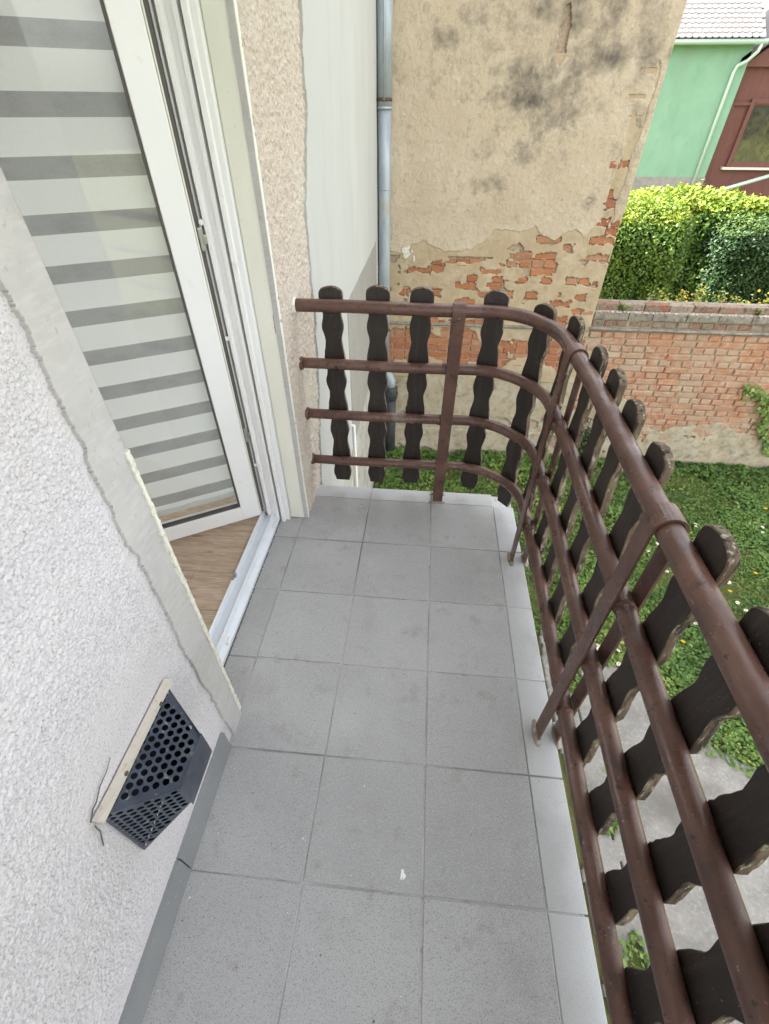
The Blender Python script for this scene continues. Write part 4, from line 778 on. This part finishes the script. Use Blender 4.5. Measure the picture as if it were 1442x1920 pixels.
q = MB(); q.tube([(SX, PY, GZ - .02), (SX, PY, -1.16)], .066, 20); q.tube([(SX, PY, -1.18), (SX, PY, -1.16), (SX, PY, -1.02), (SX, PY, -1.0)], [.066, .084, .084, .072], 20); q.tube([(SX, PY, -1.10), (SX, PY, -1.085)], .091, 20); q.build('standpipe', 'iron', dp)
q = MB(); q.tube([(PX, PY, -.70), (PX + .01, PY, -.78), (PX + .06, PY, -.88), (SX, PY, -.94), (SX, PY, -1.03)], .058, 18); q.build('pipe_offset', 'zinc', dp)
# thin white service pipe at the wall foot
q = MB(); q.tube([(-.945, 1.60, GZ), (-.945, 1.60, -.30)], .010, 10); q.tube([(-.945, 1.60, -.31), (-.97, 1.60, -.30)], .010, 10)
tag(q.build('service_pipe', 'pvc'), 'thin white service pipe on the pale wall behind the balcony end', 'pipe')

# ------------------------------------------------------------------ hedges, plants
def hedge(name, x0, x1, y0, y1, z1, n, size, m, label, rad=.35, seed=0, lump=.22):
    e = empty(name, ((x0 + x1) / 2, (y0 + y1) / 2, GZ), label, 'hedge')
    c = np.array([(x0 + x1) / 2, (y0 + y1) / 2, (GZ + z1) / 2]); hs = np.array([(x1 - x0) / 2, (y1 - y0) / 2, (z1 - GZ) / 2])
    # sample the surface of a rounded box, pushed in and out by noise
    areas = np.array([hs[1] * hs[2], hs[1] * hs[2], hs[0] * hs[2], hs[0] * hs[2] * .4, hs[0] * hs[1] * 1.3]); fc = rng.choice(5, n, p=areas / areas.sum()); u = rng.uniform(-1, 1, (n, 3))
    u[fc == 0, 0] = -1; u[fc == 1, 0] = 1; u[fc == 2, 1] = -1; u[fc == 3, 1] = 1; u[fc == 4, 2] = 1
    p = u * hs; inner = np.clip(p, -(hs - rad), hs - rad); dv = p - inner; ln = np.linalg.norm(dv, axis=1)[:, None] + 1e-6; nr = dv / ln; p = inner + nr * rad
    lp = (fbm((p[:, 0] + p[:, 1] * .7) * 1.6 + seed, (p[:, 2] + p[:, 1] * .5) * 1.6, seed, 3) - .5) * 2 * lump
    p = p + nr * (lp + rng.normal(0, .035, n) - np.abs(rng.normal(0, .05, n)))[:, None] + c
    tint = np.clip(.25 + .5 * fbm(p[:, 0] * 3, p[:, 2] * 3 + p[:, 1], seed + 4, 3) + rng.normal(0, .15, n) + .35 * (nr[:, 2] > .6) + lp * .6, 0, 1)  # upward faces and bulges tinted lighter: sunlit tops put into leaf colour
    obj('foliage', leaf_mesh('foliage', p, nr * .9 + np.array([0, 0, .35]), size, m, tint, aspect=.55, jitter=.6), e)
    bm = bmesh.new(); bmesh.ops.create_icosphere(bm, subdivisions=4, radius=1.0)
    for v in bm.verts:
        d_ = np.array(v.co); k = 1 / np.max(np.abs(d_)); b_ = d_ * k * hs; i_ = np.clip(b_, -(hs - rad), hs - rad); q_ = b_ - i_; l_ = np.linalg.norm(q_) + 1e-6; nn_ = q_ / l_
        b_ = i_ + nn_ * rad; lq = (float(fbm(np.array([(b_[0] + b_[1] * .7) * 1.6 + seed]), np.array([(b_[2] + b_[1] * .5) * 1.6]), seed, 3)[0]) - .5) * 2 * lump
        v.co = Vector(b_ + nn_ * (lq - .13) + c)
    me_ = bpy.data.meshes.new('filler_core'); bm.to_mesh(me_); bm.free(); me_.materials.append(M['hedge_core']); obj('filler_core', me_, e)  # added solid dark filler, stops the view through the leaves
    return e
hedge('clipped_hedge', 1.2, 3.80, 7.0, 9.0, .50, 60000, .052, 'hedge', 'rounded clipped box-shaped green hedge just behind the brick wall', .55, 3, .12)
hedge('loose_shrub', 2.6, 6.2, 9.0, 10.6, .36, 34000, .085, 'hedge', 'loose bright leafy shrub behind the clipped box hedge', .45, 11, .34)
hedge('dark_hedge', 4.85, 10.5, 8.3, 9.6, .05, 52000, .06, 'hedge_dark', 'tall dark ivy-like hedge at the right picture edge', .4, 23, .16)
def plant(name, x, y, z0, h_, n, label, cat='plant', flowers=0, spread=.12, group=None, leaf=.05):
    e = empty(name, (x, y, z0), label, cat, group); st = MB(); P_ = []; N_ = []; fl_ = []
    for k in range(n):
        a = rng.uniform(0, 6.28); rr_ = spread * rng.uniform(.2, 1); hh = h_ * rng.uniform(.65, 1); bx_, by_ = x + .3 * rr_ * math.cos(a), y + .3 * rr_ * math.sin(a); tx, ty = x + rr_ * math.cos(a), y + rr_ * math.sin(a)
        pth = [(bx_ + (tx - bx_) * t * t, by_ + (ty - by_) * t * t, z0 + hh * t) for t in np.linspace(0, 1, 6)]; st.tube(pth, [.004, .0038, .0033, .003, .0025, .002], 5)
        for t in np.linspace(.15, 1, 16):
            c_ = np.array([bx_ + (tx - bx_) * t * t, by_ + (ty - by_) * t * t, z0 + hh * t]); b = rng.uniform(0, 6.28); o_ = np.array([math.cos(b), math.sin(b), .3]); P_.append(c_ + o_ * leaf * .5); N_.append(np.array([-o_[0] * .4, -o_[1] * .4, 1]))
        for j in range((flowers + 1) // 2): fl_.append(np.array([tx, ty, z0 + hh]) + rng.normal(0, .022, 3) - np.array([0, 0, abs(rng.normal(0, .04))]))
    st.build('stem', 'stem', e); P_ = np.array(P_); obj('leaves', leaf_mesh('leaves', P_, np.array(N_), leaf, 'cover', np.clip(rng.normal(.82, .15, len(P_)), 0, 1), jitter=.35), e)
    if fl_:
        F_ = np.array(fl_); obj('flower_heads', leaf_mesh('flower_heads', F_, np.tile((0, -.3, 1.), (len(F_), 1)), .028, 'yellow', np.zeros(len(F_)), aspect=.9, jitter=.5), e)['kind'] = 'stuff'
    return e
fx = [(2.12, 0, 'low grey-green tuft behind the coping left of the yellow flowers'), (2.34, 5, 'small yellow flower clump at the left end behind the garden wall'), (2.52, 9, 'tallest yellow flower clump behind the garden wall'), (2.72, 8, 'dense yellow flower clump right of the tallest one behind the wall'), (2.98, 4, 'leafy yellow flower clump in the middle of the wall top'), (3.20, 5, 'sparse yellow flower clump near the right end of the wall'), (3.42, 5, 'yellow flower clump at the right picture edge behind the wall')]
for (x, nf, lab) in fx:
    plant('flowering_plant', x, YW + .42 + rng.uniform(-.04, .04), -.55, .62 + (.06 if nf == 9 else 0), 11, lab, 'plant', nf, .13, 'yellow flowers behind the garden wall', .05)
for (x, lab) in ((1.72, 'tiny green weed on the left end of the wall coping'), (3.12, 'little green weed growing on the right part of the wall coping')):
    plant('wall_weed', x, YW + .03, -.07, .09, 5, lab, 'plant', 0, .05, 'weeds on the wall coping', .03)
iv = empty('ivy', (3.9, YW - .01, -1.5), 'green ivy creeping up the right end of the brick wall', 'ivy'); st = MB(); P_ = []; pth = [(4.15, -1.75), (4.0, -1.55), (3.86, -1.38), (3.80, -1.15), (3.68, -1.0), (3.52, -.92), (3.40, -.85)]
st.tube([(x, YW - .015, z) for x, z in pth], [.012, .011, .010, .008, .006, .005, .004], 6); st.build('stem', 'stem', iv)
for (a, b) in zip(pth[:-1], pth[1:]):
    for k in range(46):
        t = rng.uniform(0, 1); P_.append((a[0] + (b[0] - a[0]) * t + rng.normal(0, .045), YW - .03 - abs(rng.normal(0, .02)), a[1] + (b[1] - a[1]) * t + rng.normal(0, .04)))
P_ = np.array(P_); obj('leaves', leaf_mesh('leaves', P_, np.tile((0, -1., .4), (len(P_), 1)), .05, 'cover', np.clip(rng.normal(.6, .2, len(P_)), 0, 1), aspect=.9, jitter=.4), iv)
bs = empty('wall_shrub', (1.75, YW - .15, GZ), 'dark leafy weed at the foot of the wall below the house corner', 'plant')
P_ = np.array([1.72, YW - .12, GZ + .35]) + rng.normal(0, 1, (420, 3)) * np.array([.10, .05, .20]); P_[:, 1] = np.minimum(P_[:, 1], YW - .03)
obj('leaves', leaf_mesh('leaves', P_, np.tile((0, -.8, .6), (len(P_), 1)), .05, 'hedge_dark', np.clip(rng.normal(.5, .2, len(P_)), 0, 1), jitter=.6), bs)
q = MB(); q.tube([(1.73, YW - .08, GZ), (1.72, YW - .09, GZ + .4), (1.74, YW - .07, GZ + .7)], [.01, .008, .003], 6); q.build('stem', 'stem', bs)

# ------------------------------------------------------------------ green house far behind
GY = 19.0; ZE = 3.13
gh = empty('green_house', (6.0, GY + 3, GZ), 'pale green rendered house with scalloped roof tiles behind the hedges', 'house')
boxo('wall', (-2.0, GY, -.18), (8.93, GY + 7, ZE), 'green_wall', gh); boxo('plinth', (-2.0, GY - .03, GZ), (8.945, GY + 7, -.18), 'plinth', gh)
boxo('eaves_board', (-2.0, GY - .22, ZE - .02), (9.05, GY + .05, ZE + .03), 'green_wall', gh)
pit = math.radians(42); q = MB(); q.prism([(GY - .25, ZE + .03), (GY + 3.5, ZE + .03 + 3.75 * math.tan(pit)), (GY + 7.25, ZE + .03)], -2.0, 9.05, 0); rf = q.build('roof', 'roof_under', gh)
q = MB(); pr_ = [(-.092, 0), (-.092, -.24)] + [(.092 * -math.cos(a), -.24 - .07 * math.sin(a)) for a in [math.pi * k / 8 for k in range(1, 8)]] + [(.092, -.24), (.092, 0)]
q.prism([(x_, y_) for x_, y_ in pr_], 0, .03, 2); tm = q.mesh('roof_tile', 'roof_tile')
cp, sp_ = math.cos(pit), math.sin(pit); cnt = 0
for rw in range(13):
    for k in range(21):
        x = 9.02 - .093 - .19 * k - (.095 if rw % 2 else 0)
        dd = .28 + rw * .165
        o = bpy.data.objects.new('roof_tile', tm); COL.objects.link(o); o.location = (x + rng.normal(0, .004), GY - .28 + dd * cp - sp_ * .024, ZE + .03 + dd * sp_ + cp * .028 + .0); o.rotation_euler = (pit - .06, 0, rng.normal(0, .012)); o.parent = rf; o.matrix_parent_inverse = world_of(rf).inverted()
q = MB(); q.tube([(-2.0, GY - .31, ZE - .02), (9.12, GY - .31, ZE - .02)], .062, 12); q.build('gutter', 'gutter', gh)
q = MB(); q.tube([(8.98, GY - .31, ZE - .05), (8.97, GY - .29, ZE - .22), (8.82, GY - .16, ZE - .42), (8.62, GY - .08, ZE - .52), (8.58, GY - .07, ZE - .68), (8.58, GY - .07, GZ + .2)], .05, 12); q.build('downpipe', 'gutter', gh)
# red-brown timber annex with a window
rh = empty('red_annex', (11.5, GY + 1.5, GZ), 'dark red timber annex with a framed window beside the green house', 'house')
boxo('wall', (8.96, GY + .35, GZ), (16.0, GY + 3.5, 2.6), 'red_wood', rh)
q = MB(); q.prism([(8.9, 2.6), (12.5, 5.2), (16.1, 2.6)], GY + .2, GY + 3.6, 1); q.build('gable', 'red_wood', rh)
q = MB(); q.prism([(8.7, 2.62), (12.5, 5.4), (16.3, 2.62), (16.3, 2.78), (12.5, 5.58), (8.7, 2.78)], GY + .0, GY + 3.7, 1); q.build('roof', 'roof_tile', rh)
boxo('crossbeam', (8.97, GY + .28, 1.70), (16.0, GY + .352, 1.78), 'red_wood', rh); boxo('corner_post', (9.0, GY + .29, GZ), (9.16, GY + .352, 1.698), 'red_wood', rh)
wf = MB()
for (a, b, c_, e_) in ((9.62, 9.75, .10, 1.86), (11.3, 11.43, .10, 1.86), (9.752, 11.298, .10, .24), (9.752, 11.298, 1.74, 1.86)): wf.box((a, GY + .25, c_), (b, GY + .36, e_), 0, .01)
wf = wf.build('window', 'red_wood', rh); boxo('window_pane', (9.75, GY + .31, .24), (11.3, GY + .345, 1.74), 'reflection_glass', wf)
boxo('sill', (9.5, GY + .2, .03), (11.5, GY + .352, .098), 'vent_strip', wf)
q = MB(); q.tube([(8.96, GY - .1, -.95), (9.02, GY - .1, -.72), (9.12, GY - .1, -.66), (11.6, GY - .1, .08)], .06, 12); q.build('sloping_gutter', 'gutter', rh)
print('objects', len(bpy.data.objects), 'bricks', cnt)
